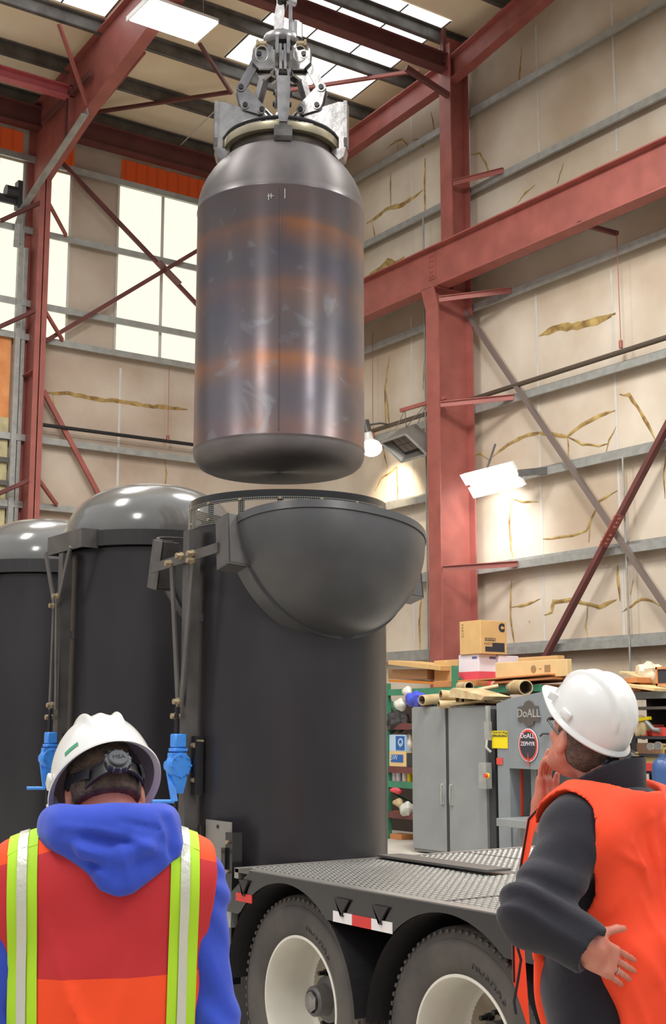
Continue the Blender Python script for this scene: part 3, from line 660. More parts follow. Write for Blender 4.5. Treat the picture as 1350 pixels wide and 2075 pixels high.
def arm(az):
    er = (-EF*math.cos(az)+ER*math.sin(az)); es = Vector((-er.y, er.x, 0)); up = Vector((0, 0, 1))
    a_ = MB(); a_.prism([(.05, 5.94), (.15, 5.93), (.19, 5.97), (.19, 6.06), (.17, 6.1), (.13, 6.12), (.05, 6.12)], ctr0-es*.035, er, up, es*.02)
    a_.prism([(.05, 5.94), (.15, 5.93), (.19, 5.97), (.19, 6.06), (.17, 6.1), (.13, 6.12), (.05, 6.12)], ctr0+es*.035, er, up, es*.02)
    root = a_.build('tong_arm', 'cast', ton)
    def pt(r, z, s=0): return ctr0+er*r+up*z+es*s
    for s in (-.014, .014): MB().beam(pt(.15, 6.03, s), pt(.262, 5.80, s), .016, .056, er).build('link_bar', 'cast', root)
    for s in (-.034, .034):
        b_ = MB(); b_.prism([(.285, 5.80), (.262, 5.825), (.235, 5.81), (.11, 5.68), (.11, 5.635), (.15, 5.625), (.25, 5.65), (.268, 5.69), (.288, 5.78)], ctr0+es*s, er, up, es*.014)
        for r, z, q in ((.262, 5.797, .03), (.235, 5.678, .027), (.13, 5.655, .027), (.15, 6.03, .03)): b_.cyl(pt(r, z, s+math.copysign(.006, s)), pt(r, z, s+math.copysign(.014, s)), q, 20)
        b_.build('bell_crank', 'cast', root, smooth=True)
    p_ = MB()
    for r, z in ((.262, 5.797), (.235, 5.678), (.13, 5.655), (.15, 6.03)): p_.cyl(pt(r, z, -.058), pt(r, z, .058), .016, 16)
    split_build(p_, 'pivot_pin', 'pin', root, smooth=True)
    j_ = MB()
    jaw = [(.15, 5.62), (.22, 5.66), (.37, 5.70), (.415, 5.695), (.42, 5.66), (.42, 5.45), (.405, 5.385), (.38, 5.355), (.355, 5.352), (.35, 5.372), (.372, 5.39), (.372, 5.46), (.345, 5.50), (.28, 5.55), (.15, 5.565)]
    j_.prism(jaw, ctr0, er, up, es*.05)
    wj = .5 if abs(az) < .5 else .62
    j_.prism([(x*wj, z) for x, z in ((-.075, 5.695), (.075, 5.695), (.08, 5.67), (.07, 5.45), (.045, 5.40), (-.045, 5.40), (-.07, 5.45), (-.08, 5.67))], ctr0+er*.415, es, up, er*.022)
    j_.prism([(.36, 5.375), (.42, 5.38), (.405, 5.32), (.375, 5.30), (.33, 5.35)], ctr0, er, up, es*.11)
    j_.build('jaw', 'cast', root)
    return root
for az in (math.radians(4), math.radians(82), math.radians(-82), math.radians(139), math.radians(-139)): arm(az)
# locking pins with ring pulls on the hub
m_ = MB()
for s_ in (-1, 1):
    q = Vector((AX, AY, 6.09))+ER*.125*s_-EF*.08
    m_.cyl(q-ER*.03*s_, q+ER*.035*s_, .02, 12).cyl(q+ER*.02*s_, q+ER*.034*s_, .03, 6)
m_.build('locking_pin', 'bolt', ton)
m_ = MB()
for s_ in (-1, 1):
    c_ = Vector((AX, AY, 5.99))+ER*(.12*s_)-EF*.14
    m_.tube([c_+ER*(.04*math.cos(a))+Vector((0, 0, .055*math.sin(a))) for a in [2*PI*i/24 for i in range(24)]], .0035, 6, closed=True)
split_build(m_, 'ring_pull', 'wire', ton, smooth=True)
m_ = MB()
for s_ in (-.02, .055):
    q = ctr0-EF*.02+ER*s_
    m_.prism([(-.03, 6.18), (.03, 6.18), (.035, 6.3), (.015, 6.4), (.02, 6.56), (-.02, 6.6), (-.03, 6.42), (-.04, 6.34)], q, EF if s_ > 0 else (EF*.3-ER*.95), (0, 0, 1), ER*.022 if s_ > 0 else EF*.03)
m_.cyl(ctr0+ER*.09-EF*.03+Vector((0, 0, 6.15)), ctr0+ER*.09-EF*.03+Vector((0, 0, 6.25)), .045, 16).cyl(ctr0+ER*.09-EF*.03+Vector((0, 0, 6.25)), ctr0+ER*.09-EF*.03+Vector((0, 0, 6.27)), .03, 6)
m_.cyl(ctr0+Vector((-.1, 0, 6.45)), ctr0+Vector((.1, 0, 6.45)), .022, 14)
m_.build('shackle_plate', 'cast', ton)
hk = MB().tube([ctr0+Vector((0, 0, 6.5))+EF*(.08*math.cos(a))*1+Vector((0, 0, .1*math.sin(a))) for a in [PI*1.5-2.4+i*.3 for i in range(16)]], .03, 12).cyl(ctr0+Vector((0, 0, 6.62)), ctr0+Vector((0, 0, 6.95)), .045, 16).box(ctr0+Vector((0, 0, 7.15)), (.3, .3, .45))
o = hk.build('crane_hook', 'pin', origin=(AX, AY, 6.4)); tag(o, 'dark crane hook above the lifting tongs at the top edge', 'hook')
m_ = MB()
for dx in (-.06, .06): m_.cyl((AX+dx, AY, 7.3), (AX+dx, AY, 13.0), .012, 8)
split_build(m_, 'hoist_rope', 'wire', o)

# ================================================================== STORAGE TUBES
TX = 4.2
def half_lid(parent, cy, side, angle, cz, dy, closed=False):
    # side -1: half toward the people, +1: half away. Lid frame: rim centre at origin, cut along y=0
    R = Matrix.Rotation(math.radians(0 if closed or side > 0 else 5.0), 3, 'Y') @ Matrix.Rotation(math.radians(angle)*(1 if side < 0 else -1), 3, 'X')
    org = Vector((TX-(0 if closed or side > 0 else .02), cy+dy, cz-(0 if closed or side > 0 else .02)))
    def X(mb): mb.v = [(R @ v)+org for v in mb.v]; return mb
    a0 = (PI if side < 0 else 0)
    n = 16; RR, HH, EX = (.618, .405, .82) if closed else (.606, .45, .88); prof = [(.632, -.10), (.632, -.005), (RR, 0)]
    for i in range(1, n+1):
        t = PI/2*i/n; prof.append((RR*math.cos(t)**EX if i < n else 0, HH*math.sin(t)**.96))
    inner = [(max(0, r-.012), z-(.012 if z > 0.01 else 0)) for r, z in prof][::-1]
    mb = MB().lathe(prof[2:], n=48, a0=a0, a1=a0+PI); mb.lathe(inner[:-2], n=48, a0=a0, a1=a0+PI)
    # edge faces along the cut
    for a in (a0, a0+PI):
        ca = math.cos(a); pp = prof[2:]; vs = []
        for r, z in pp: vs += [(r*ca, 0, z), (max(0, r-.012)*ca, 0, z-.012)]
        mb.add(vs, [(2*i, 2*i+2, 2*i+3, 2*i+1) for i in range(len(pp)-1)])
    lidm = 'domem' if closed else 'lid'
    lid = X(mb).build('lid_half', lidm, parent, smooth=True, auto=60)
    bd = MB().lathe([(RR+.016, -.10), (RR+.016, .004), (RR-.002, .006), (RR-.002, -.10), (RR+.016, -.10)], n=48, a0=a0, a1=a0+PI)
    X(bd).build('lid_band', 'band' if closed else 'lid', lid, smooth=True, auto=40)
    if not closed:
        st = MB(); pts = []
        for s_ in (-1, 1):
            for (r, z) in (prof[2:] if s_ < 0 else prof[2:][::-1]):
                t = math.atan2(z, r+1e-9); pts.append((s_*(r+.004*math.cos(t)), z+.005*math.sin(t)+.002))
        vs = []
        for (x, z) in pts: vs += [(x, 0, z), (x, side*.045, z+.0), (x, side*.045, z-.006)]
        st.add(vs, [(3*i+j, 3*i+3+j, 3*i+4+j, 3*i+1+j) for i in range(len(pts)-1) for j in (0, 1)])
        X(st).build('lid_seal_strip', 'lid', lid, smooth=True)
    for sx in (-1, 1):
        hb = MB().prism([(-.285, -.115), (0, -.115), (0, .012), (-.285, .012)] if side < 0 else [(.285, -.115), (0, -.115), (0, .012), (.285, .012)], (sx*.665, 0, 0), (0, 1, 0), (0, 0, 1), (.012, 0, 0))
        y0 = side*.285
        hb.span((sx*.54, min(0, y0), .0), (sx*.67, max(0, y0), .012)).span((sx*.55, y0-.006, -.115), (sx*.67, y0+.006, .012))
        if not closed:
            hb.span((sx*.56, min(0, y0), -.115), (sx*.67, max(0, y0), -.103))
        X(hb).build('hinge_block', 'bar', lid)
    return lid
def tank(cy, label, opened):
    root = T('storage_tube', label, 'tank', (TX, cy, 0))
    tz = 3.0 if not opened else 2.965
    MB().lathe([(.588, 0), (.588, tz), (.575, tz), (.575, .02), (0, .02)], (TX, cy, 0), 96).build('tube_wall', 'black', root, smooth=True)
    if opened:
        MB().lathe([(.575, 3.07), (.594, 3.07), (.594, 3.125), (.575, 3.125), (.575, 3.07)], (TX, cy, 0), 96).build('top_ring', 'skirt', root, smooth=True)
        n = 16
        for i in range(n):
            a = 2*PI*(i+.35)/n; MB().box(Vector((TX+.583*math.cos(a), cy+.583*math.sin(a), 3.02)), (.01, .035, .12), Matrix.Rotation(a, 3, 'Z')).build('vent_post', 'black', root)
        w = MB(); 
        for k in range(12):
            z = 2.955+k*.0115; w.tube([(TX+.597*math.cos(2*PI*i/96), cy+.597*math.sin(2*PI*i/96), z) for i in range(96)], .0011, 4, closed=True)
        for i in range(300):
            a = 2*PI*i/300; w.tube([(TX+.597*math.cos(a), cy+.597*math.sin(a), 2.95), (TX+.597*math.cos(a), cy+.597*math.sin(a), 3.085)], .001, 4, cap=False)
        w.build('wire_mesh_band', 'wire', root)
        b_ = MB()
        for i in range(n):
            a = 2*PI*(i+.35)/n
            for z in (2.98, 3.075): b_.cyl((TX+.594*math.cos(a), cy+.594*math.sin(a), z), (TX+.606*math.cos(a), cy+.606*math.sin(a), z), .009, 8)
        b_.build('mesh_bolt', 'bolt', root)
        half_lid(root, cy, -1, 77, 2.92, -.445); half_lid(root, cy, 1, 77, 2.92, .445)
    else:
        half_lid(root, cy, -1, 0, 3.11, 0, True); half_lid(root, cy, 1, 0, 3.11, 0, True)
    # guide post with screw jack on the side toward the people
    px = 3.545
    post = MB().span((px-.036, cy-.036, 0), (px+.036, cy+.036, 2.98 if not opened else 2.92))
    for z in (.6, 1.2, 2.4): post.span((px, cy-.03, z), (TX-.57, cy+.03, z+.05))
    post.build('lift_post', 'bar', root)
    m_ = MB()
    if opened:
        for s_ in (-1, 1):
            m_.beam((px-.055, cy+s_*.0, 2.755), (px-.055, cy+s_*.40, 2.775 if s_ < 0 else 2.735), .012, .055)
            m_.beam((px-.06, cy+s_*.13, 2.75), (px-.06, cy+s_*.015, 1.92), .012, .035)
    else:
        for s_ in (-1, 1):
            m_.beam((px-.06, cy+s_*.21, 3.0), (px-.06, cy+s_*.02, 2.62), .012, .04)
            m_.beam((px-.065, cy+s_*.02, 2.66), (px-.065, cy+s_*.05-.02, 1.92), .012, .03)
    lk = m_.build('lid_linkage', 'bar', root)
    for y, z in ((-.13, 2.77), (0, 2.77), (.13, 2.74), (-.13, 2.73), (.0, 1.95), (.02, 1.87)) if opened else ((.02, 2.62), (-.03, 2.68), (0, 1.95), (.02, 1.87)):
        MB().cyl((px-.05, cy+y, z), (px-.1, cy+y, z), .016, 8).cyl((px-.06, cy+y, z), (px-.075, cy+y, z), .022, 8).build('linkage_bolt', 'bolt', lk)
    sc = MB()
    for k in range(22): sc.cyl((px-.075, cy+.0, 1.70+.01*k), (px-.075, cy+.0, 1.706+.01*k), .013, 10)
    sc.cyl((px-.075, cy, 1.2), (px-.075, cy, 1.92), .009, 10); sc.build('jack_screw', 'pin', root)
    # the blue jack itself; crank hangs on the +y side, handle outward
    j = MB().bbox((px-.068, cy-.01, 1.735), (.07, .07, .075), .006).bbox((px-.068, cy-.01, 1.685), (.08, .085, .02), .004)
    c_ = Vector((px-.075, cy-.03, 1.60))
    j.lathe([(0, -.03), (.06, -.03), (.072, -.02), (.075, 0), (.072, .02), (.06, .03), (0, .03)], c_, 28, Matrix.Rotation(PI/2, 3, 'X') @ Matrix.Rotation(0, 3, 'Z'))
    j.prism([(-.055, .07), (.035, .07), (.05, .02), (.04, -.07), (.02, -.15), (-.02, -.15), (-.045, -.06), (-.06, .0)], c_, (1, 0, 0), (0, 0, 1), (0, .05, 0))
    for k in range(8): a = 2*PI*k/8; j.cyl(c_+Vector((.058*math.cos(a), -.03, .058*math.sin(a))), c_+Vector((.058*math.cos(a), -.04, .058*math.sin(a))), .007, 6)
    jb = j.build('screw_jack', 'blue', root, smooth=True)
    k_ = MB(); p0 = c_+Vector((-.045, .04, .0)); p1 = p0+Vector((-.0, -.085, -.19))
    k_.cyl(c_+Vector((0, .03, 0)), c_+Vector((-.05, .06, 0)), .02, 12)
    k_.beam(p0+Vector((0, 0, .02)), p1, .014, .036, (1, 0, 0)).cyl(p0-Vector((.014, 0, 0)), p0+Vector((.014, 0, 0)), .026, 14)
    k_.tube([p1, p1+Vector((-.10, .07, .0))], .011, 12)
    k_.build('crank_handle', 'blue', jb, smooth=True)
    MB().cyl((px+.01, cy-.05, 1.735), (px+.01, cy-.15, 1.735), .006, 8).cyl((px, cy-.045, 1.71), (px, cy-.08, 1.71), .014, 8).cyl((px, cy-.045, 1.52), (px, cy-.075, 1.52), .012, 8).build('jack_bolt', 'bolt', jb)
    pl = MB().span((px-.0, cy-.085, 1.44), (px+.05, cy-.037, 1.76)).build('jack_mount_plate', 'skirt', root)
    return root
tA = tank(6.507, 'open black storage tube with its split lid folded down, nearest to the trailer', True)
tB = tank(8.30, 'closed black storage tube with glossy dome, second from the trailer', False)
tC = tank(10.23, 'closed black storage tube with glossy dome cut by the left edge', False)
# bleed pin, access plate on the open tube
P_ = on(410, 1728, 0, 3.52)
MB().cyl((3.47, P_.y+.06, P_.z), (3.44, P_.y-.1, P_.z), .008, 8).build('pull_pin', 'bolt', tA)
a = on(422, 1660, 0, 3.6); b = on(473, 1660, 0, 3.6)
pl = MB().span((3.585, b.y, .6), (3.593, a.y, a.z)).build('access_plate', 'plate', tA)
MB().cyl((3.584, (a.y+b.y)/2, a.z-.03), (3.58, (a.y+b.y)/2, a.z-.03), .01, 10).build('plate_hole', 'pin', pl)
m_ = MB().span((3.56, a.y+.005, .5), (3.62, a.y+.045, a.z-.03)).span((3.56, b.y-.06, .5), (3.62, b.y+.012, a.z-.05)).span((3.545, b.y-.01, a.z-.26), (3.58, b.y+.03, a.z-.13))
m_.build('plate_bracket', 'skirt', tA)
m_ = MB()
for y, z in ((a.y+.03, a.z-.09), (b.y-.02, a.z-.1), (b.y-.02, a.z-.25)): m_.cyl((3.56, y, z), (3.545, y, z), .011, 8)
m_.build('bracket_bolt', 'bolt', tA)

# ================================================================== TRAILER
tr = T('tandem_trailer', 'black tandem axle trailer with diamond plate deck and cream wheels', 'trailer', (4.75, 4.4, 0))
DZ = 1.10
MB().span((3.5, 1.2, DZ-.02), (6.0, 5.905, DZ-.002)).build('deck_plate', 'diam', tr)
dm = MB(); sp_ = .042; i = 0
y = 1.6
while y < 5.90:
    x = 3.58 + (sp_/2 if i % 2 else 0)
    while x < 5.96:
        if not (4.36 < x < 4.56 and 4.9 < y < 5.9):
            a_ = PI/4 if i % 2 else -PI/4
            L_, w_ = .015, .0052; ca, sa = math.cos(a_), math.sin(a_)
            base = [(x+L_*ca, y+L_*sa, DZ-.002), (x-w_*sa, y+w_*ca, DZ-.002), (x-L_*ca, y-L_*sa, DZ-.002), (x+w_*sa, y-w_*ca, DZ-.002)]
            top = [(x+L_*.5*ca, y+L_*.5*sa, DZ+.0014), (x-L_*.5*ca, y-L_*.5*sa, DZ+.0014)]
            dm.add(base+top, [(0, 1, 4), (1, 2, 5, 4), (2, 3, 5), (3, 0, 4, 5)])
        x += sp_
    y += sp_/2; i += 1
dm.build('tread_pattern', mat('raised_tread', (150, 148, 142), .38, .7), tr)
MB().span((3.5, 1.2, DZ-.03), (3.56, 5.76, DZ+.004)).span((3.5, 5.87, DZ-.05), (6.0, 5.91, DZ+.002)).build('deck_edge', 'plate', tr)
MB().beam((4.47, 5.88, DZ+.012), (4.40, 4.90, DZ+.022), .15, .012).build('deck_cover_strip', mat('dark_grey_strip', (104, 102, 98), .45, .3), tr)
MB().span((3.56, 4.32, DZ), (6, 4.326, DZ+.001)).span((5.0, 1.2, DZ), (5.006, 5.9, DZ+.001)).build('deck_joint', 'gap', tr)
W1, W2, WZ = 5.42, 4.22, .51
def arc(cy, r, a0, a1, n=18): return [(cy+r*math.cos(a0+(a1-a0)*i/n), WZ+r*math.sin(a0+(a1-a0)*i/n)) for i in range(n+1)]
ra = .56; q1 = math.asin((.88-WZ)/ra); q2 = math.asin((.945-WZ)/ra)
poly = [(5.74, DZ-.002), (5.97, .95), (5.97, .88)]+arc(W1, ra, q1, PI-q2)+arc(W2, ra, q2, PI-q2)+[(3.2, .945), (1.2, .945), (1.2, DZ-.002)]
# sk is a concave outline: build it as strips
sk = MB(); xs = 3.5
top = lambda yy: DZ-.002 if yy <= 5.74 else DZ-.002-(yy-5.74)/.23*.148
def bot(yy):
    zz = .945 if yy < 5.2 else .88
    for c_ in (W1, W2):
        if abs(yy-c_) < ra: zz = max(zz, WZ+math.sqrt(ra*ra-(yy-c_)**2))
    return zz
ys = [1.2+(5.97-1.2)*i/200 for i in range(201)]
vs = []
for yy in ys: vs += [(3.49, yy, bot(yy)), (3.49, yy, top(yy)), (3.52, yy, top(yy)), (3.52, yy, bot(yy))]
sk.add(vs, [(4*i+j, 4*i+4+j, 4*i+4+(j+1) % 4, 4*i+(j+1) % 4) for i in range(200) for j in range(4)]+[(0, 1, 2, 3), (800, 803, 802, 801)])
sk.build('fender_skirt', 'skirt', tr, smooth=True, auto=30)
ln = MB()
for c_ in (W1, W2):
    v0 = []; n = 30
    for i in range(n+1):
        a_ = PI*.02+PI*.96*i/n
        v0 += [(3.5, c_+ra*math.cos(a_), WZ+ra*math.sin(a_)), (4.3, c_+ra*math.cos(a_), WZ+ra*math.sin(a_))]
    ln.add(v0, [(2*i, 2*i+1, 2*i+3, 2*i+2) for i in range(n)])
ln.span((4.3, 1.2, .5), (4.4, 5.9, DZ-.03)).span((5.1, 1.2, .5), (5.2, 5.9, DZ-.03)).span((3.9, 5.8, .72), (5.6, 5.93, DZ-.03))
ln.build('fender_liner', 'band', tr)
for y0, y1, mm, z0, z1 in ((5.007, 4.86, 'tapew', .945, .992), (4.86, 4.715, 'taper', .945, .992), (4.715, 4.566, 'tapew', .945, .992), (5.87, 5.715, 'taper', .945, .985)):
    MB().span((3.486, y1, z0), (3.49, y0, z1)).build('reflective_tape', mm, tr)
for y0, y1 in ((4.987, 4.872), (4.70, 4.585), (5.83, 5.74)):
    yc = (y0+y1)/2
    MB().prism([(y0, 1.052), (y1, 1.052), (yc+.01, .975), (yc-.01, .975)], (3.483, 0, 0), (0, 1, 0), (0, 0, 1), (.012, 0, 0)).build('tie_down_slot', 'band', tr)
def wheel(cy):
    RX = Matrix.Rotation(PI/2, 3, 'Y')   # lathe z -> world x
    c = (0, cy, WZ)
    rimm = MB().lathe([(.305, 3.60), (.312, 3.585), (.312, 3.578), (.300, 3.576), (.294, 3.585), (.288, 3.62), (.278, 3.66), (.274, 3.74), (.262, 3.80), (.24, 3.83), (.18, 3.835), (.14, 3.825), (.12, 3.82), (.0, 3.82)], c, 72, RX).build('wheel', 'rim', tr, smooth=True, auto=50)
    MB().lathe([(.268, 3.795), (.243, 3.826), (.18, 3.831), (.14, 3.821), (.11, 3.816)], c, 64, RX).build('wheel_disc', 'hub', rimm, smooth=True)
    MB().lathe([(.11, 3.82), (.108, 3.74), (.095, 3.73), (.075, 3.725), (.07, 3.66), (.06, 3.65), (.052, 3.65), (.05, 3.665), (0, 3.665)], c, 40, RX).build('hub', 'bar', rimm, smooth=True)
    MB().lathe([(.05, 3.652), (.05, 3.64), (.03, 3.636), (0, 3.636)], c, 6, RX).build('hub_cap', 'cast', rimm)
    for k in range(10):
        a_ = 2*PI*k/10+.2; y_, z_ = cy+.142*math.cos(a_), WZ+.142*math.sin(a_)
        ng = MB().cyl((3.822, y_, z_), (3.79, y_, z_), .019, 6).cyl((3.79, y_, z_), (3.755, y_, z_), .011, 8); ng.build('lug_nut', 'pin', rimm)
    hh = MB()
    for k in range(5):
        a_ = 2*PI*k/5+1.15; y_, z_ = cy+.205*math.cos(a_), WZ+.205*math.sin(a_)
        hh.cyl((3.832, y_, z_), (3.826, y_, z_), .026, 18)
    split_build(hh, 'hand_hole', 'gap', rimm)
    for x0 in (3.56, 3.90):
        tp = [(.30, x0+.04), (.315, x0+.02), (.34, x0+.006), (.39, x0-.004), (.43, x0+.0), (.447, x0+.006), (.452, x0+.012), (.475, x0+.016), (.492, x0+.03)]
        for k in range(5):
            xx = x0+.06+k*.042; tp += [(.499, xx-.016), (.5, xx+.012), (.488, xx+.015), (.488, xx+.021), (.499, xx+.024)]
        tp += [(.492, x0+.275), (.45, x0+.292), (.39, x0+.30), (.31, x0+.27), (.30, x0+.25)]
        ty = MB().lathe(tp, c, 96, RX)
        for k in range(72):
            a_ = 2*PI*k/72; ty.box(Vector((x0+.022, cy+.480*math.cos(a_), WZ+.480*math.sin(a_))), (.022, .014, .016), Matrix.Rotation(a_, 3, 'X'))
        ty.build('tyre', 'tyre', rimm, smooth=True, auto=35)
        if x0 < 3.6:
            for ch, k in zip('SAMSON', range(6)):
                for base in (1.02, 1.02+PI):
                    a_ = PI-(base+(k-2.5)*.11) if True else 0
                    er_ = Vector((0, math.cos(a_), math.sin(a_))); et = Vector((0, math.sin(a_), -math.cos(a_)))*-1
                    et = Vector((0, -math.sin(a_), math.cos(a_)))*-1
                    text(ch, 'tyre_lettering', 'band', Vector((x0-.001, cy, WZ))+er_*.375, et if et.cross(er_).x < 0 else -et, er_, .05, rimm, .004)
    return rimm
wheel(W1); wheel(W2)
_ax = MB().cyl((3.85, W1, WZ), (5.65, W1, WZ), .06, 16).cyl((3.85, W2, WZ), (5.65, W2, WZ), .06, 16)
split_build(_ax, 'axle', 'gap', tr)
m_ = MB()
for cy in (W1, W2):
    m_.lathe([(.3, 5.3), (.5, 5.33), (.5, 5.86), (.3, 5.9)], (0, cy, WZ), 48, Matrix.Rotation(PI/2, 3, 'Y'))
split_build(m_, 'far_tyre', 'tyre', tr, smooth=True)
MB().beam((3.53, 5.98, .9), (3.53, 5.99, .8), .04, .06).build('rear_hook', 'galv', tr)
# ================================================================== WORKSHOP ALONG THE RIGHT WALL
def Z(px, py, x): return on(px, py, 0, x).z
def Yx(px, x, py=1480): return on(px, py, 0, x).y
# ---------------------------------------------------------------- pallet rack
RX0, RX1 = 13.0, 14.05
rk = T('storage_rack', 'long green pallet rack with loaded shelves behind the grey cabinet', 'rack', (13.5, 14.5, 0))
ups = [(Yx(786, RX0), Z(786, 1385, RX0)), (Yx(924, RX0), Z(924, 1349, RX0)), (Yx(1105, RX0), Z(1105, 1390, RX0))]
for y, zt in ups:
    for x in (RX0, RX1):
        u = MB().span((x-.04, y-.04, 0), (x+.04, y+.04, zt))
        zz = .15
        while zz < zt-.1: u.span((x-.043, y-.012, zz), (x-.03, y+.012, zz+.03)); zz += .1
        u.build('rack_upright', 'green', rk)
    b_ = MB(); zz = .3; fl = 0
    while zz < zt-.5: b_.beam((RX0, y, zz if fl else zz+.45), (RX1, y, zz+.45 if fl else zz), .03, .03); zz += .45; fl = 1-fl
    b_.build('rack_brace', 'green', rk)
ZT = Z(850, 1395, RX0)
MB().span((RX1+.04, ups[2][0], 0), (RX1+.06, ups[0][0]+2.2, ZT-.2)).build('rack_shade_sheet', mat('rack_shade_brown', (58, 48, 42), .9), rk)  # dark sheet added behind the rack, standing in for its shaded interior
shz = [ZT-.05, Z(810, 1472, RX0), Z(810, 1560, RX0), Z(810, 1590, RX0), Z(810, 1652, RX0)]
for (ya, yb) in ((ups[1][0], ups[0][0]), (ups[2][0], ups[1][0])):
    for z in shz:
        mm = 'green' if z in (shz[0], shz[3]) else 'darkred'
        for xx in (RX0, RX1): MB().span((xx-.03, ya, z-.05), (xx+.03, yb, z+.05)).build('shelf_beam', mm, rk)
        MB().span((RX0+.02, ya, z+.03), (RX1, yb, z+.05)).build('shelf_board', 'carton3', rk)
MB().beam((RX0+.1, Yx(845, RX0), Z(845, 1700, RX0)), (RX0+.1, Yx(800, RX0), Z(800, 1760, RX0)), .05, .06).beam((RX0+.5, Yx(788, RX0+.5), Z(788, 1418, RX0+.5)), (RX0+.5, Yx(835, RX0+.5), Z(835, 1478, RX0+.5)), .05, .06).build('rack_diagonal', 'green', rk)
zt0 = shz[0]+.052
# ---------------------------------------------------------------- cartons: near edge pxE, bottom/top rows, left end pxL on the -X face, right end pxR on the -Y face
def carton(label, x, pxE, pyb, pyt, pxL, pxR, m, seat=None, tape_=True, group=None, name='carton', cat='box'):
    E_ = on(pxE, pyb, 0, x); top_ = on(pxE, pyt, 0, x).z
    z0 = E_.z if seat is None else seat
    yl = Yx(pxL, x, pyb); xr = on(pxR, pyb, 1, E_.y).x if pxR > pxE else x+.4
    c = Vector(((x+xr)/2, (E_.y+yl)/2, (z0+top_)/2)); d = (xr-x, yl-E_.y, top_-z0)
    o = MB().bbox(c, d, .006).build(name, m, origin=(c.x, c.y, z0)); tag(o, label, cat, group)
    if tape_: MB().span((c.x-d[0]/2-.001, c.y-.03, top_-.04), (c.x+d[0]/2, c.y+.03, top_+.001)).build('packing_tape', 'carton2', o)
    return o, c, d, z0, top_
o1, c, d, z0, z1 = carton('white and pink carton under the large brown carton on the rack', 13.15, 971, 1372, 1325, 930, 1010, 'wbox', zt0, False)
MB().span((c.x-d[0]/2-.002, c.y-d[1]/2-.002, z0), (c.x+d[0]/2+.002, c.y+d[1]/2+.002, z0+(z1-z0)*.47)).build('pink_band', 'pink', o1)
MB().span((c.x-d[0]/2-.003, c.y-d[1]*.42, z1-.07), (c.x-d[0]/2, c.y-d[1]*.18, z1-.035)).span((c.x+.02, c.y-d[1]/2-.003, z1-.07), (c.x+d[0]*.38, c.y-d[1]/2, z1-.035)).build('carton_print', mat('grey_blue_print', (96, 100, 150), .7), o1)
ztop1 = z1
o2, c, d, z0, z1 = carton('large brown carton with black curved logo on top of the rack', 13.12, 975, 1322, 1256, 932, 1028, 'carton', ztop1, False)
YF = c.y-d[1]/2-.002; XL = c.x-d[0]/2-.002
# black print on the face toward the right: block, C-shaped mark, words
W_, H_ = d[0], d[2]; X0 = c.x-W_/2
MB().prism([(.16, .07), (.90, .07), (.90, .34), (.44, .34), (.44, .22), (.16, .22)], (X0, YF, z0), (W_, 0, 0), (0, 0, H_), (0, .003, 0)).build('carton_print', 'ink', o2)
text('C', 'carton_logo', 'ink', (X0+.80*W_, YF-.001, z0+.79*H_), (1, 0, 0), (0, 0, 1), .30*H_, o2, .003, bold=.014)
MB().span((X0+.15*W_, YF-.001, z0+.39*H_), (X0+.56*W_, YF+.001, z0+.48*H_)).build('carton_print', 'ink', o2)
text('GENUINE', 'carton_lettering', 'carton', (X0+.355*W_, YF-.002, z0+.435*H_), (1, 0, 0), (0, 0, 1), .05, o2)
text('PARTS', 'carton_lettering', 'ink2', (X0+.28*W_, YF-.002, z0+.30*H_), (1, 0, 0), (0, 0, 1), .06, o2)
text('PARTS', 'carton_lettering', 'ink2', (XL, c.y+d[1]*.36, z0+.72*H_), (0, 0, -1), (0, -1, 0), .075, o2)
carton('small white carton between the pink carton and the long tan carton', 13.5, 1012, 1372, 1328, 1006, 1052, 'wbox', zt0, False)
o3, c, d, z0, z1 = carton('long low tan carton with two faint symbols on the rack', 13.1, 1150, 1372, 1335, 1004, 1160, 'carton2', zt0+.1, False)
m_ = MB()
m_.cyl((c.x-d[0]/2-.003, c.y-.05*d[1], c.z), (c.x-d[0]/2, c.y-.05*d[1], c.z), .055, 20).span((c.x-d[0]/2-.003, c.y-.28*d[1], c.z-.05), (c.x-d[0]/2, c.y-.2*d[1], c.z+.05)).span((c.x-d[0]/2-.003, c.y-.16*d[1], c.z-.005), (c.x-d[0]/2, c.y-.12*d[1], c.z+.005))
m_.build('carton_print', 'ink2', o3)
carton('tan carton lying behind the long tan carton', 13.75, 1130, 1350, 1328, 1050, 1145, 'carton', zt0+.3, False)
carton('orange brown carton left of the pink carton beside the rack post', 13.3, 929, 1380, 1336, 880, 950, 'carton', zt0, True)
carton('low orange open carton in front of the pink carton', 13.02, 965, 1388, 1377, 878, 990, 'carton3', zt0, False)
# flattened boards
def board(label, pts, t, m, x, name='cardboard_sheet', cat='cardboard'):
    vs = [on(px, py, 0, x) for px, py in pts]; a, b = vs[0], vs[1]
    o = MB().beam(a+Vector((.35, 0, 0)), b+Vector((.35, 0, 0)), .7, t).build(name, m, origin=(a.x, (a.y+b.y)/2, a.z)); return tag(o, label, cat)
board('thick tan flattened carton at the left end of the rack top', [(787, 1342), (893, 1354)], .07, 'carton', 13.1)
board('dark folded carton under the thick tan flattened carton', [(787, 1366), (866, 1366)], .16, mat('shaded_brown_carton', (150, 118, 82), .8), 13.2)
board('thin yellowish board lying on the left rack beam', [(787, 1379), (905, 1386)], .04, 'orangeb', 13.05)
board('flat orange brown sheet under the long tan carton', [(965, 1378), (1110, 1366)], .02, 'carton3', 12.95)
board('second thin brown sheet sticking out under the long tan carton', [(1000, 1384), (1120, 1374)], .03, mat('reddish_cardboard', (168, 106, 66), .8), 12.93)
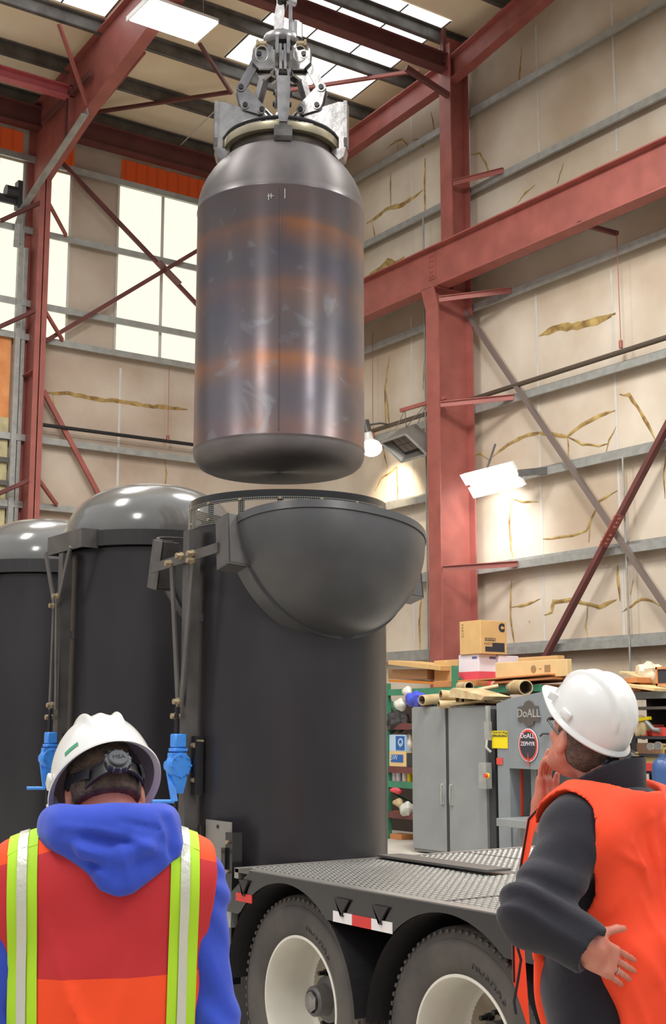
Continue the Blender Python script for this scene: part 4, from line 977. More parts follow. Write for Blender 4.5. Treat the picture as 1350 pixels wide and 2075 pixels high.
# rolled tubes
def roll(label, a, b, r, x, group=None):
    A = on(a[0], a[1], 0, x) if not isinstance(a, Vector) else a
    B = b if isinstance(b, Vector) else on(b[0], b[1], 0, x+(b[2] if len(b) > 2 else 0))
    d_ = (B-A).normalized()
    R = Vector((0, 0, 1)).rotation_difference(d_).to_matrix(); L = (B-A).length
    o = MB().lathe([(r*.86, L), (r, L), (r, 0), (r*.86, 0), (r*.86, L)], A, 28, R).build('cardboard_tube', 'tube', smooth=True, auto=40)
    o.data.name = 'cardboard_tube'
    tag(o, label, 'tube', group)
    MB().lathe([(r*.86, .0), (r*.86, .25), (0, .25)], A, 24, R).build('tube_bore', 'tubein', o, smooth=False)
    return o
Zc = 2.07
roll('fat short tube end poking left on top of the cabinet', (855, 1419), (925, 1413, .7), .075, 11.85)
roll('thickest grey tube pointing left above the cabinet door gap', (893, 1409), (1010, 1415, .8), .078, 11.9)
roll('small tube beneath the thickest tube on the cabinet', (889, 1427), (960, 1428, .5), .055, 11.8)
roll('dark ended tube left of the thin pale tube on the cabinet', (927, 1415), (1000, 1410, .6), .06, 11.95)
roll('thin pale tube lying flat at the right of the cabinet top', (938, 1419), (985, 1410, .6), .034, 11.9)
roll('long thin tube running along the front edge of the cabinet top', (912, 1427), (984, 1420, .2), .022, 11.9)
roll('slender tube sloping up behind the others over the cabinet', (940, 1404), (1010, 1390, .4), .03, 12.5)
roll('wide stained roll lying on the rack above the band saw', Vector((12.75, Yx(1068, 12.75), Z(1068, 1393, 12.75))), Vector((13.6, Yx(1000, 13.6), Z(1000, 1390, 13.6))), .105, 13)
roll('brown ended roll lying left of the wide stained roll', Vector((12.8, Yx(953, 12.8), Z(953, 1391, 12.8))), Vector((13.5, Yx(900, 13.5), Z(900, 1392, 13.5))), .07, 13)
p = on(985, 1412, 0, 12.1); o = MB().prism([(0, 0), (.9, -.05), (1.0, .0), (.15, .13), (.05, .1)], p+Vector((0, .5, 0)), (0, -.75, 0), (0, .1, 1), (.5, 0, 0)).build('paper_sheet', 'tube'); tag(o, 'loose pale paper sheets folded on the cabinet top', 'paper')
# wrapped bundles at the left end of the cabinet
def blob(name, c, r, sc, m, label, cat, amp=.22, n=14):
    mb = MB().ball((0, 0, 0), r, n, sc)
    for i, v in enumerate(mb.v):
        k = 1+amp*math.sin(v.x*37+v.z*23)*math.sin(v.y*31+v.z*17+1)
        mb.v[i] = v*k+Vector(c)
    o = mb.build(name, m, smooth=True, origin=c); return tag(o, label, cat)
wb_ = blob('wrapped_bundle', on(843, 1417, 0, 12.3), .14, (.8, 1.6, .8), 'bluebag', 'blue plastic wrapped bundle with clear bag ends at the left of the cabinet top', 'bundle')
for px_, py_, r_ in ((812, 1428, .10), (826, 1402, .085)):
    mb = MB().ball((0, 0, 0), r_, 14, (.8, 1.2, .9)); c_ = on(px_, py_, 0, 12.4)
    for i, v in enumerate(mb.v): mb.v[i] = v*(1+.2*math.sin(v.x*37+v.z*23)*math.sin(v.y*31+v.z*17+1))+c_
    mb.build('clear_bag_end', 'bag', wb_, smooth=True)
blob('dark_sack', on(806, 1462, 0, 13.1), .2, (.9, 1.2, .8), mat('dark_cloth', (58, 56, 56), .9), 'dark sack on the rack shelf left of the cabinet', 'sack')

# ---------------------------------------------------------------- shelf contents left of the cabinet (seen between tube and cabinet)
def shelfbox(label, px0, px1, py0, py1, x, m, name='small_carton', cat='box', group=None, dx=.25, seat=None):
    a = on(px0, py1, 0, x); b = on(px1, py0, 0, x); z0 = a.z if seat is None else seat
    o = MB().bbox(((x+x+dx)/2, (a.y+b.y)/2, (z0+b.z)/2), (dx, abs(a.y-b.y), b.z-z0), .005).build(name, m, origin=(x+dx/2, (a.y+b.y)/2, z0)); tag(o, label, cat, group)
    return o, a, b, z0
s2, s3, s4 = shz[2]+.05, shz[3]+.05, shz[4]+.05
o, a, b, z0 = shelfbox('cream carton with solid blue label on the rack shelf', 789, 822, 1523, 1555, 12.98, 'carton2', seat=s2)
MB().span((12.975, b.y+.06, z0+.07), (12.98, a.y-.05, b.z-.05)).build('blue_label', 'bluep', o)
text('5W', 'label_lettering', 'lblue', (12.972, a.y-.14, b.z-.1), (0, -1, 0), (0, 0, 1), .12, o)
zz2 = b.z
o, a, b, z0 = shelfbox('pale carton with blue emblem stacked on the cream carton', 789, 821, 1489, 1523, 12.98, 'lblue', seat=zz2)
MB().span((12.975, b.y+.01, z0+.02), (12.98, a.y-.18, b.z-.02)).build('blue_label', 'bluep', o)
MB().lathe([(.04, 0), (.065, 0), (.065, .004), (.04, .004)], (12.97, b.y+.11, b.z-.12), 24, Matrix.Rotation(PI/2, 3, 'Y')).build('label_ring', 'lblue', o)
text('P', 'label_lettering', 'lblue', (12.972, b.y+.11, z0+.09), (0, -1, 0), (0, 0, 1), .1, o)
shelfbox('dark binder pack right of the cream carton', 824, 834, 1526, 1555, 13.0, 'gap', 'binder', 'binder', seat=s2)
blob('foam_bag', on(829, 1505, 0, 13.1), .12, (.6, .8, 1.1), mat('pale_foam', (224, 206, 186), .7), 'cream plastic bag with orange corner right of the emblem carton', 'bag')
for i, (px, mm, lb) in enumerate(((791, 'wbox', 'white bottle nearest the green post on the narrow shelf'), (799, 'wbox', 'second white bottle from the green post'), (808, 'wbox', 'widest white bottle in the middle of the narrow shelf'), (820, 'wbox', 'white bottle beside the yellow bottle'), (830, 'yellow', 'yellow bottle at the cabinet end of the narrow shelf'))):
    y = Yx(px, 13.1); z0 = s3
    o = MB().lathe([(0, 0), (.045, 0), (.045, .13), (.02, .16), (.02, .19), (0, .19)], (13.1, y, z0), 16).build('bottle', mm, smooth=True, origin=(13.1, y, z0)); tag(o, lb, 'bottle', 'bottles on the narrow rack shelf')
blob('junk_bag', on(826, 1640, 0, 13.0), .13, (.8, 1, .9), 'bag', 'bundled clear plastic at the cabinet side of the lower shelf', 'bag')
blob('work_glove', on(808, 1627, 0, 12.95), .09, (.7, 1.3, .7), 'tube', 'tan glove like bundle on the lower shelf left of the clear plastic', 'glove')
blob('red_bag', on(805, 1602, 0, 13.0), .09, (.8, 1.5, .6), 'pink', 'red and pink packet under the green shelf beam', 'bag')
shelfbox('tall brown carton standing on the floor under the rack', 789, 813, 1692, 1750, 13.0, 'carton3', seat=0.0)

# ---------------------------------------------------------------- grey double door cabinet
XC = 11.95; ya, yb = Yx(985, XC, 1427), Yx(835, XC, 1437)
cab = T('metal_cabinet', 'tall grey double door steel cabinet standing behind the trailer', 'cabinet', (XC+.3, (ya+yb)/2, 0))
MB().span((XC+.02, ya, .02), (XC+.62, yb, Zc)).build('cabinet_body', 'cabinet', cab)
ym = Yx(907, XC); g = .035
for y0, y1, lab in ((ya+.01, ym-g, 0), (ym+g, yb-.01, 1)):
    dr = MB().bbox((XC, (y0+y1)/2, Zc/2+.02), (.03, y1-y0, Zc-.08), .006).build('cabinet_door', 'cabinet', cab)
    yh = ym-g-.06 if lab == 0 else ym+g+.06
    zh = Z(907, 1610, XC)
    MB().tube([(XC-.02, yh, zh-.14), (XC-.05, yh, zh-.13), (XC-.055, yh, zh), (XC-.05, yh, zh+.13), (XC-.02, yh, zh+.14)], .011, 8).span((XC-.03, yh-.035, zh-.14), (XC-.014, yh+.035, zh+.15)).build('door_handle', 'galv', dr, smooth=True)
MB().span((XC-.005, ym-g, .02), (XC+.02, ym+g, Zc-.02)).build('door_gap', 'gap', cab)
MB().span((XC+.02, ya-.14, .02), (XC+.1, ya-.002, Zc-.05)).build('side_dark_slab', 'gap', cab)  # plain dark slab against the cabinet's side, next to the saw

# ---------------------------------------------------------------- band saw
XS = 11.9
sw = T('band_saw', 'grey industrial band saw with oval badge beside the cabinet', 'machine', (XS+.4, Yx(1060, XS), 0))
yl, ycol, yr_ = Yx(990, XS, 1427), Yx(1029, XS), Yx(1150, XS)
zl, zc_, zr_ = Z(1000, 1426, XS), Z(1030, 1416, XS), Z(1112, 1399, XS)
slope = (zr_-zc_)/(Yx(1112, XS)-ycol)
MB().prism([(yl-.14, 0), (ycol, 0), (ycol, zc_), (yl-.14, zl)], (XS+.42, 0, 0), (0, 1, 0), (0, 0, 1), (.8, 0, 0)).build('saw_column', 'machine', sw)
zb = Z(1060, 1558, XS)
MB().prism([(ycol-.006, zb), (yr_, zb), (yr_, zc_+slope*(yr_-ycol)), (ycol-.006, zc_)], (XS+.42, 0, 0), (0, 1, 0), (0, 0, 1), (.82, 0, 0)).build('saw_head', 'machine', sw)
zt_ = Z(1040, 1655, XS); 
MB().bbox((XS+.1, (Yx(1002, XS-.35)+yr_)/2, zt_-.05), (.9, Yx(1002, XS-.35)-yr_, .1), .006).build('saw_table', 'cabinet', sw)
MB().span((XS+.05, yr_, 0), (XS+.8, ycol, zt_-.12)).build('saw_base', 'machine', sw)
MB().span((XS+.5, yr_, zt_), (XS+.52, ycol, zb)).build('throat_back', 'cabinet', sw)
y0 = Yx(1048, XS+.2); MB().span((XS+.2, y0-.06, zt_), (XS+.24, y0+.06, zb)).build('blade_guard', mat('orange_red_guard', (196, 74, 52), .5), sw)
y0 = Yx(1078, XS+.2); MB().span((XS+.2, y0-.07, zt_), (XS+.3, y0+.04, zb)).build('guide_post', 'cabinet', sw)
MB().tube([(XS+.12, Yx(1080, XS), Z(1080, 1593, XS)), (XS+.1, Yx(1086, XS), Z(1086, 1612, XS)), (XS+.1, Yx(1084, XS), Z(1084, 1632, XS))], .008, 8).build('throat_hose', 'gap', sw)
# yellow warning sign
def plate_px(name, m, par, px0, px1, py0, py1, x, t=.006):
    a = on(px0, py1, 0, x); b = on(px1, py0, 0, x); o = MB().span((x-t, b.y, a.z), (x, a.y, b.z)).build(name, m, par); return o, a, b
sg, a, b = plate_px('warning_sign', 'yellow', sw, 998, 1029, 1481, 1516, XS+.015)
h = b.z-a.z; o_, aa, bb = plate_px('sign_header', 'ink', sg, 999.5, 1027.5, 1483, 1492, XS+.008)
text('WARNING', 'sign_lettering', 'yellow', (XS+.0005, (a.y+b.y)/2, (aa.z+bb.z)/2), (0, -1, 0), (0, 0, 1), .062, sg, .002, bold=.001)
plate_px('red_label', 'redp', sw, 1007, 1019, 1536, 1549, XS+.015)
# oval badge
oc = on(1071, 1510, 0, XS-.005); ry = abs(Yx(1053, XS)-Yx(1090, XS))/2; rz = abs(Z(1071, 1478, XS)-Z(1071, 1542, XS))/2
def oval(r, m, xo, nm, par): return MB().prism([(ry*r*math.cos(2*PI*i/40), rz*r*math.sin(2*PI*i/40)) for i in range(40)], (oc.x-xo, oc.y, oc.z), (0, 1, 0), (0, 0, 1), (.004, 0, 0)).build(nm, m, par)
ob = oval(1.06, 'wbox', .0, 'oval_badge', sw); oval(1.0, 'redp', .004, 'badge_ring', ob); oval(.86, 'ink', .008, 'badge_field', ob)
text('DoALL', 'badge_lettering', 'wbox', (oc.x-.0125, oc.y, oc.z+rz*.58), (0, -1, 0), (0, 0, 1), .09, ob, .002)
text('ZEPHYR', 'badge_lettering', 'wbox', (oc.x-.0125, oc.y, oc.z+rz*.08), (0, -1, 0), (0, 0, 1), .075, ob, .002)
MB().prism([(-.012, -.27), (.012, -.27), (.004, -.1), (-.004, -.1)], (oc.x-.012, oc.y, oc.z), (0, 1, 0), (0, 0, 1), (.003, 0, 0)).build('badge_needle', 'redp', ob)
# raised cast name plate
nc = on(1072, 1446, 0, XS-.006); hw = abs(Yx(1050, XS)-Yx(1094, XS))/2; hh_ = abs(Z(1, 1436, XS)-Z(1, 1456, XS))/2*.8
pl = MB().prism([(-hw, -hh_), (-.1, -hh_), (-.08, -hh_*1.5), (0, -hh_*1.75), (.08, -hh_*1.5), (.1, -hh_), (hw, -hh_), (hw*.85, hh_), (.1, hh_), (.07, hh_*1.5), (0, hh_*1.75), (-.07, hh_*1.5), (-.1, hh_), (-hw, hh_*.9)], nc, (0, -1, 0), (0, 0, 1), (.012, 0, 0)).build('name_plate', mat('aged_cast_plate', (98, 92, 88), .5, .4), sw)
text('DoALL', 'plate_lettering', 'galv', nc+Vector((-.0075, 0, 0)), (0, -1, 0), (0, 0, 1), .15, pl, .006, bold=.002)
# switch box, emergency stop, control pendant, junction box
a = on(985, 1600, 0, XS-.1); 
es_ = MB().span((XS-.1, Yx(995, XS), Z(995, 1598, XS)), (XS-.0, Yx(980, XS), Z(985, 1545, XS))).build('control_box', 'galv', sw)
q = on(989, 1572, 0, XS-.11); MB().cyl(q, q+Vector((-.02, 0, 0)), .038, 18).build('stop_collar', 'yellow', es_); MB().cyl(q+Vector((-.02, 0, 0)), q+Vector((-.055, 0, 0)), .028, 18).build('stop_button', 'redp', es_)
m_ = MB().span((XS-.05, Yx(997, XS), Z(995, 1500, XS)), (XS, Yx(987, XS), Z(985, 1462, XS))).span((XS-.04, Yx(995, XS), Z(995, 1462, XS)), (XS, Yx(989, XS), Z(985, 1430, XS)))
m_.tube([(XS-.05, Yx(992, XS), Z(992, 1500, XS)), (XS-.08, Yx(994, XS), Z(992, 1515, XS)), (XS-.05, Yx(1000, XS), Z(992, 1524, XS))], .018, 8); m_.build('conduit_box', 'galv', sw)
q = on(1108, 1487, 0, XS-.03); MB().tube([q+Vector((.03, 0, 0)), q, q+Vector((0, .07, .0)), q+Vector((0, .12, -.03))], .012, 8).build('head_latch', 'gap', sw, smooth=True)
o = MB().tube([on(1040, 1740, 0, 11.5), on(1048, 1731, 0, 11.5), on(1062, 1730, 0, 11.5), on(1075, 1736, 0, 11.5)], .014, 8).build('cable', 'gap', smooth=True); tag(o, 'dark cable arch lying on the saw base behind the trailer deck', 'cable')

# ---------------------------------------------------------------- right end: dark workbench shelving, boards, cylinders
XB = 13.2
yA, yB_ = Yx(1375, XB), Yx(1232, XB)
sb = T('steel_shelving', 'dark steel shelving crowded with parts at the right edge', 'shelving', (XB+.4, (yA+yB_)/2, 0))
zs = [Z(1300, y, XB) for y in (1402, 1432, 1492, 1528, 1562)]
for z in zs[1:]: MB().span((XB, yA, z-.035), (XB+.8, yB_, z)).build('shelf_board', mat('dirty_grey_shelf', (104, 98, 92), .7) if z == zs[1] else 'gap', sb)
for y in (yA+.05, Yx(1284, XB), yB_-.05):
    MB().span((XB-.02, y-.03, 0), (XB+.04, y+.03, zs[0])).build('shelf_post', 'gap', sb)
MB().span((XB-.01, yA, zs[0]-.09), (XB+.82, yB_, zs[0])).build('shelf_top', 'cabinet', sb)
MB().span((XB+.78, yA, 0), (XB+.82, yB_, zs[0])).build('shelf_back', 'gap', sb)
def item(label, px0, px1, py0, py1, m, name, cat, x=XB+.02, seat=None, dx=.35):
    return shelfbox(label, px0, px1, py0, py1, x, m, name, cat, seat=seat, dx=dx)
item('flat brown carton lying on the dark shelving top beside the white hat', 1262, 1298, 1381, 1400, 'carton3', 'carton', 'box', seat=zs[0])
item('brown paper carton with pale straps right of the white hat', 1266, 1290, 1372, 1384, 'carton3', 'carton', 'box', x=XB-.1, seat=zs[0]+.12)
o = MB().beam(on(1285, 1388, 0, XB)+Vector((.1, 0, 0)), on(1352, 1398, 0, XB)+Vector((.1, 0, 0)), .7, .035).build('cardboard_sheet', 'carton2'); tag(o, 'large pale board sheet resting on the shelving at the right edge', 'cardboard')
o = MB().beam(on(1255, 1362, 0, XB)+Vector((.3, 0, 0)), on(1300, 1376, 0, XB)+Vector((.3, 0, 0)), .6, .03).build('cardboard_sheet', 'tube'); tag(o, 'cream sheet sloping just right of the white hat', 'cardboard')
blob('plastic_heap', on(1315, 1366, 0, XB+.3), .19, (.8, 1.1, .8), mat('tan_plastic_wrap', (214, 200, 172), .4, bump=.8, bscale=12), 'crumpled cream plastic wrap leaning at the picture frame', 'plastic')
fr_, a, b, z0 = item('black framed panel leaning at the far right on the shelving top', 1331, 1372, 1350, 1390, 'ink', 'framed_panel', 'panel', x=XB+.1, dx=.04)
MB().span((XB+.085, b.y, z0), (XB+.1, a.y, z0+.03)).span((XB+.085, a.y-.03, z0), (XB+.1, a.y, b.z)).span((XB+.085, b.y, b.z-.03), (XB+.1, a.y, b.z)).build('panel_frame', 'carton3', fr_)
item('red machine part on the upper dark shelf', 1286, 1310, 1468, 1490, 'redp', 'machine_part', 'part', seat=zs[2])
item('second red part at the right edge of the upper dark shelf', 1322, 1352, 1474, 1490, 'redp', 'machine_part', 'part', seat=zs[2])
blob('tan_cloth', on(1300, 1474, 0, XB+.05), .15, (.5, .9, 1.0), 'tube', 'tan cloth hanging over the red part on the shelf', 'cloth')
o = MB().beam(on(1286, 1460, 0, XB), on(1318, 1455, 0, XB), .05, .04).build('yellow_handle', 'yellow'); tag(o, 'yellow handled tool above the red part on the shelf', 'tool')
o = MB().tube([on(1310, 1462, 0, XB), on(1325, 1478, 0, XB), on(1338, 1480, 0, XB)], .03, 10).build('grey_hose', 'galv', smooth=True); tag(o, 'grey hose curving across the upper dark shelf', 'hose')
for px0, px1, lb in ((1250, 1277, 'brown bin left of the shelf post on the middle shelf'), (1288, 1308, 'brown bin just right of the shelf post'), (1309, 1345, 'wide brown bin at the right of the middle shelf')):
    item(lb, px0, px1, 1506, 1527, mat('brown_bin', (120, 88, 70), .8), 'parts_bin', 'bin', seat=zs[3], dx=.3)
item('olive yellow box on the lower shelf between the cylinders', 1292, 1332, 1532, 1546, mat('olive_box', (166, 156, 96), .7), 'parts_box', 'box', seat=zs[4]+.03)
item('pale tan box behind the black cylinder valve', 1240, 1272, 1520, 1540, 'tube', 'parts_box', 'box', seat=zs[4]+.06)
item('dark red box under the olive yellow box', 1296, 1322, 1546, 1562, 'redp', 'parts_box', 'box', x=XB-.02, seat=zs[4])
def cylinder(label, px, r, zt, m, x, valve):
    y = Yx(px, x)
    t = T('gas_cylinder', label, 'gas cylinder', (x, y, 0))
    MB().lathe([(0, 0), (r, 0), (r, zt-.14), (r*.92, zt-.07), (r*.7, zt-.02), (r*.35, zt), (r*.3, zt+.04), (0, zt+.04)], (x, y, 0), 36).build('cylinder_body', m, t, smooth=True)
    v = MB().cyl((x, y, zt+.04), (x, y, zt+.12), .022, 12).cyl((x-.05, y, zt+.1), (x+.05, y, zt+.1), .016, 10).lathe([(0, 0), (.04, 0), (.04, .02), (0, .02)], (x, y, zt+.13), 12)
    v.build('valve', 'brass', t, smooth=True)
    g_ = MB().cyl((x-.08, y-.02, zt+.13), (x-.11, y-.03, zt+.13), .045, 18).cyl((x-.08, y+.09, zt+.12), (x-.11, y+.08, zt+.12), .04, 18)
    g_.build('gauge', 'bright' if valve else 'gap', t, smooth=True)
    return t
xk = 11.3
t1 = cylinder('dark grey gas cylinder with brass fitting right of the standing man', 1285, .12, Z(1285, 1551, xk), 'cyl_grey', xk, 0)
for k in range(9):
    pass
y = Yx(1300, xk-.1); m_ = MB()
for k in range(7): m_.tube([(xk-.16, y+.10-.005*k, 1.50-.02*k), (xk-.2, y-.05, 1.42-.02*k), (xk-.2, y-.16+.01*k, 1.1-.03*k), (xk-.18, y-.1, .7-.03*k), (xk-.17, y+.08, .6), (xk-.17, y+.14, 1.0)], .014, 8)
o = m_.build('hose_coil', 'cyl_grey', smooth=True); tag(o, 'coiled grey welding hose hanging on the dark grey cylinder', 'hose')
cylinder('blue gas cylinder at the right edge of the picture', 1341, .125, Z(1341, 1535, xk), 'cyl_blue', xk, 1)
# ================================================================== PEOPLE: signed-distance modelling polygonised to one skin each
def smin(a, b, k):
    h = np.clip(.5+.5*(b-a)/k, 0, 1); return b+(a-b)*h-k*h*(1-h)
def smax(a, b, k): return -smin(-a, -b, k)
def V3(*a): return np.array(a, dtype=np.float32)
def cap(p, a, b, ra, rb=None):
    rb = ra if rb is None else rb; a = V3(*a); b = V3(*b); ab = b-a; t = np.clip(((p-a)@ab)/max(1e-9, ab@ab), 0, 1)
    return np.linalg.norm(p-a-t[:, None]*ab, axis=1)-(ra+(rb-ra)*t)
def ell(p, c, r, R=None):
    q = p-V3(*c)
    if R is not None: q = q@np.asarray(R, dtype=np.float32)     # columns of R are the ellipsoid's axes
    r = V3(*r); k0 = np.linalg.norm(q/r, axis=1); k1 = np.linalg.norm(q/(r*r), axis=1)+1e-6
    return k0*(k0-1)/k1
def rbox(p, c, h, r, R=None):
    q = p-V3(*c)
    if R is not None: q = q@np.asarray(R, dtype=np.float32)
    q = np.abs(q)-(V3(*h)-r)
    return np.linalg.norm(np.maximum(q, 0), axis=1)+np.minimum(q.max(axis=1), 0)-r
def polyd(x, y, poly):
    P_ = np.array(poly, dtype=np.float32); d = np.full(x.shape, 1e9, np.float32); s = np.ones(x.shape, np.float32); n = len(P_)
    for i in range(n):
        a, b = P_[i], P_[i-1]; ex, ey = b-a; wx, wy = x-a[0], y-a[1]
        t = np.clip((wx*ex+wy*ey)/(ex*ex+ey*ey+1e-12), 0, 1); d = np.minimum(d, (wx-ex*t)**2+(wy-ey*t)**2)
        c1 = y >= a[1]; c2 = y < b[1]; c3 = ex*wy > ey*wx
        s = np.where((c1 & c2 & c3) | (~c1 & ~c2 & ~c3), -s, s)
    return s*np.sqrt(d)
def axes(seg):
    out = [seg[0][0]]
    for a, b, h in seg:
        n = max(1, int(round((b-a)/h))); out += list(a+(b-a)*(np.arange(n)+1)/n)
    return np.array(out, dtype=np.float32)
def polygonise(f, xs, ys, zs, margin=.012):
    nx, ny, nz = len(xs), len(ys), len(zs); B = 6
    A = np.empty((nx, ny, nz), np.float32)
    blocks = []; cen = []; rad = []
    for i in range(0, nx, B):
        for j in range(0, ny, B):
            for k in range(0, nz, B):
                i2, j2, k2 = min(nx-1, i+B), min(ny-1, j+B), min(nz-1, k+B)
                cen.append(((xs[i]+xs[i2])/2, (ys[j]+ys[j2])/2, (zs[k]+zs[k2])/2))
                rad.append(.5*math.sqrt((xs[i2]-xs[i])**2+(ys[j2]-ys[j])**2+(zs[k2]-zs[k])**2)); blocks.append((i, j, k))
    cen = np.array(cen, np.float32); rad = np.array(rad, np.float32); fc = f(cen)
    X, Y, Zz = np.meshgrid(np.arange(nx), np.arange(ny), np.arange(nz), indexing='ij', sparse=True)
    need = []
    for (i, j, k), v, r in zip(blocks, fc, rad):
        A[i:i+B, j:j+B, k:k+B] = v
        if abs(v) < r*1.35+margin:
            ii, jj, kk = np.meshgrid(np.arange(i, min(nx, i+B)), np.arange(j, min(ny, j+B)), np.arange(k, min(nz, k+B)), indexing='ij')
            need.append(np.stack([ii.ravel(), jj.ravel(), kk.ravel()], 1))
    need = np.concatenate(need)
    for s in range(0, len(need), 200000):
        q = need[s:s+200000]; A[q[:, 0], q[:, 1], q[:, 2]] = f(np.stack([xs[q[:, 0]], ys[q[:, 1]], zs[q[:, 2]]], 1))
    S = A < 0
    c8 = [(a, b, c) for a in (0, 1) for b in (0, 1) for c in (0, 1)]
    sl = lambda a, n: slice(a, n-1+a)
    cnt = sum(S[sl(a, nx), sl(b, ny), sl(c, nz)].astype(np.int8) for a, b, c in c8)
    act = np.argwhere((cnt > 0) & (cnt < 8)); idx = -np.ones((nx-1, ny-1, nz-1), np.int32); idx[act[:, 0], act[:, 1], act[:, 2]] = np.arange(len(act))
    val = np.stack([A[act[:, 0]+a, act[:, 1]+b, act[:, 2]+c] for a, b, c in c8], 1)
    pos = np.stack([np.stack([xs[act[:, 0]+a], ys[act[:, 1]+b], zs[act[:, 2]+c]], 1) for a, b, c in c8], 1)
    acc = np.zeros((len(act), 3)); w = np.zeros(len(act))
    for e1 in range(8):
        for e2 in range(e1+1, 8):
            if sum(abs(x-y) for x, y in zip(c8[e1], c8[e2])) != 1: continue
            va, vb = val[:, e1], val[:, e2]; m = (va < 0) != (vb < 0); t = np.where(m, va/np.where(m, va-vb, 1), 0)
            acc += np.where(m[:, None], pos[:, e1]+(pos[:, e2]-pos[:, e1])*t[:, None], 0); w += m
    verts = acc/w[:, None]; faces = []
    for ax in range(3):
        o1, o2 = [(1, 2), (2, 0), (0, 1)][ax]
        n_ = [nx, ny, nz]; s0 = [slice(0, n) for n in n_]; s1 = list(s0); s0[ax] = slice(0, n_[ax]-1); s1[ax] = slice(1, n_[ax])
        E_ = np.argwhere(S[tuple(s0)] != S[tuple(s1)])
        E_ = E_[(E_[:, o1] > 0) & (E_[:, o2] > 0) & (E_[:, o1] < n_[o1]-1) & (E_[:, o2] < n_[o2]-1)]
        d1 = np.zeros(3, int); d1[o1] = 1; d2 = np.zeros(3, int); d2[o2] = 1
        q = [E_-d1-d2, E_-d2, E_, E_-d1]; q = np.stack([idx[a[:, 0], a[:, 1], a[:, 2]] for a in q], 1)
        q = q[(q >= 0).all(1)]; faces.append(q)
    return verts, np.concatenate(faces)
def sdf_obj(name, f, seg, m, parent, S_=1.0, subs=0):
    v, fc = polygonise(f, *[axes(s) for s in seg]); v = v*S_
    me = bpy.data.meshes.new(name); me.from_pydata(v.tolist(), [], fc.tolist())
    for x in (m if isinstance(m, (list, tuple)) else [m]): me.materials.append(M[x] if isinstance(x, str) else x)
    import bmesh
    bm = bmesh.new(); bm.from_mesh(me); bmesh.ops.recalc_face_normals(bm, faces=bm.faces[:]); bmesh.ops.smooth_vert(bm, verts=bm.verts[:], factor=.5, use_axis_x=True, use_axis_y=True, use_axis_z=True)
    bm.to_mesh(me); bm.free(); me.polygons.foreach_set('use_smooth', [True]*len(me.polygons)); me.update()
    o = bpy.data.objects.new(name, me); COL.objects.link(o); o.parent = parent; WM[o.name] = WM[parent.name]; return o
def lin_obj(mb, name, m, parent, S_=1.0, smooth=True, auto=40): # MB in the person's own frame
    W4 = WM[parent.name]; mb.v = [W4 @ (Vector(v)*S_) for v in mb.v]; return mb.build(name, m, parent, smooth=smooth, auto=auto)
def rotm(pitch, yaw, roll): # columns right, forward, up of a head; pitch + = nods forward/down, yaw + = turns to own left
    return (Matrix.Rotation(yaw, 3, 'Z') @ Matrix.Rotation(-pitch, 3, 'X') @ Matrix.Rotation(roll, 3, 'Y'))
def head_f(p, c, R):
    q = (p-V3(*c))@np.asarray(R, dtype=np.float32)
    d = ell(q, (0, -.012, .03), (.076, .096, .092))
    d = smin(d, ell(q, (0, .018, -.035), (.062, .078, .082)), .03)              # face mass
    d = smin(d, ell(q, (0, .05, -.093), (.036, .036, .028)), .03)              # chin
    for s in (-1, 1):
        d = smin(d, cap(q, (s*.058, -.005, -.05), (s*.03, .06, -.095), .016, .014), .025)   # jaw line
        d = smin(d, ell(q, (s*.044, .062, -.02), (.018, .016, .014)), .015)    # cheekbones
        d = smax(d, -ell(q, (s*.031, .098, .008), (.017, .016, .011)), .012)   # eye sockets
        d = smin(d, ell(q, (s*.031, .082, .006), (.012, .012, .011)), .003)    # eyeballs
        e = ell(q, (s*.078, -.006, -.012), (.010, .020, .031)); e = smax(e, -ell(q, (s*.088, -.002, -.008), (.006, .011, .018)), .004)
        d = smin(d, e, .006)
    d = smin(d, cap(q, (-.034, .086, .024), (.034, .086, .024), .009), .01)    # brow
    d = smin(d, cap(q, (0, .092, .012), (0, .114, -.026), .007, .011), .01)    # nose
    for s in (-1, 1): d = smin(d, ell(q, (s*.011, .104, -.030), (.008, .009, .007)), .006)
    d = smin(d, ell(q, (0, .094, -.056), (.022, .009, .005)), .006); d = smin(d, ell(q, (0, .093, -.064), (.019, .009, .006)), .005)
    return d
def hand_pts(side, curl, spread, thumb):
    # hand frame: x along the fingers, y toward the thumb, z out of the back of the hand
    fs = []
    for i, (y, L, r, sp) in enumerate(((.031, .074, .0088, .10), (.010, .083, .0090, .02), (-.011, .077, .0086, -.06), (-.031, .060, .0078, -.15))):
        x, yy, z = .095-(.004 if i in (0, 3) else 0), y, 0.; a = spread*sp/.1*.1; c = 0; pts = [(x-.03, yy*.9, 0), (x, yy, z)]
        for k, fr_ in enumerate((.45, .30, .25)):
            c += curl[i]*(.5 if k == 0 else .9); x += L*fr_*math.cos(c)*math.cos(a); yy += L*fr_*math.sin(a); z -= L*fr_*math.sin(c); pts.append((x, yy, z))
        fs.append((pts, r))
    t0 = (.018, .026, -.004); t1 = (.05, .026+.035*thumb, -.012); t2 = (.085, .026+.060*thumb, -.014); t3 = (.107, .026+.070*thumb, -.015)
    return fs, (t0, t1, t2, t3)
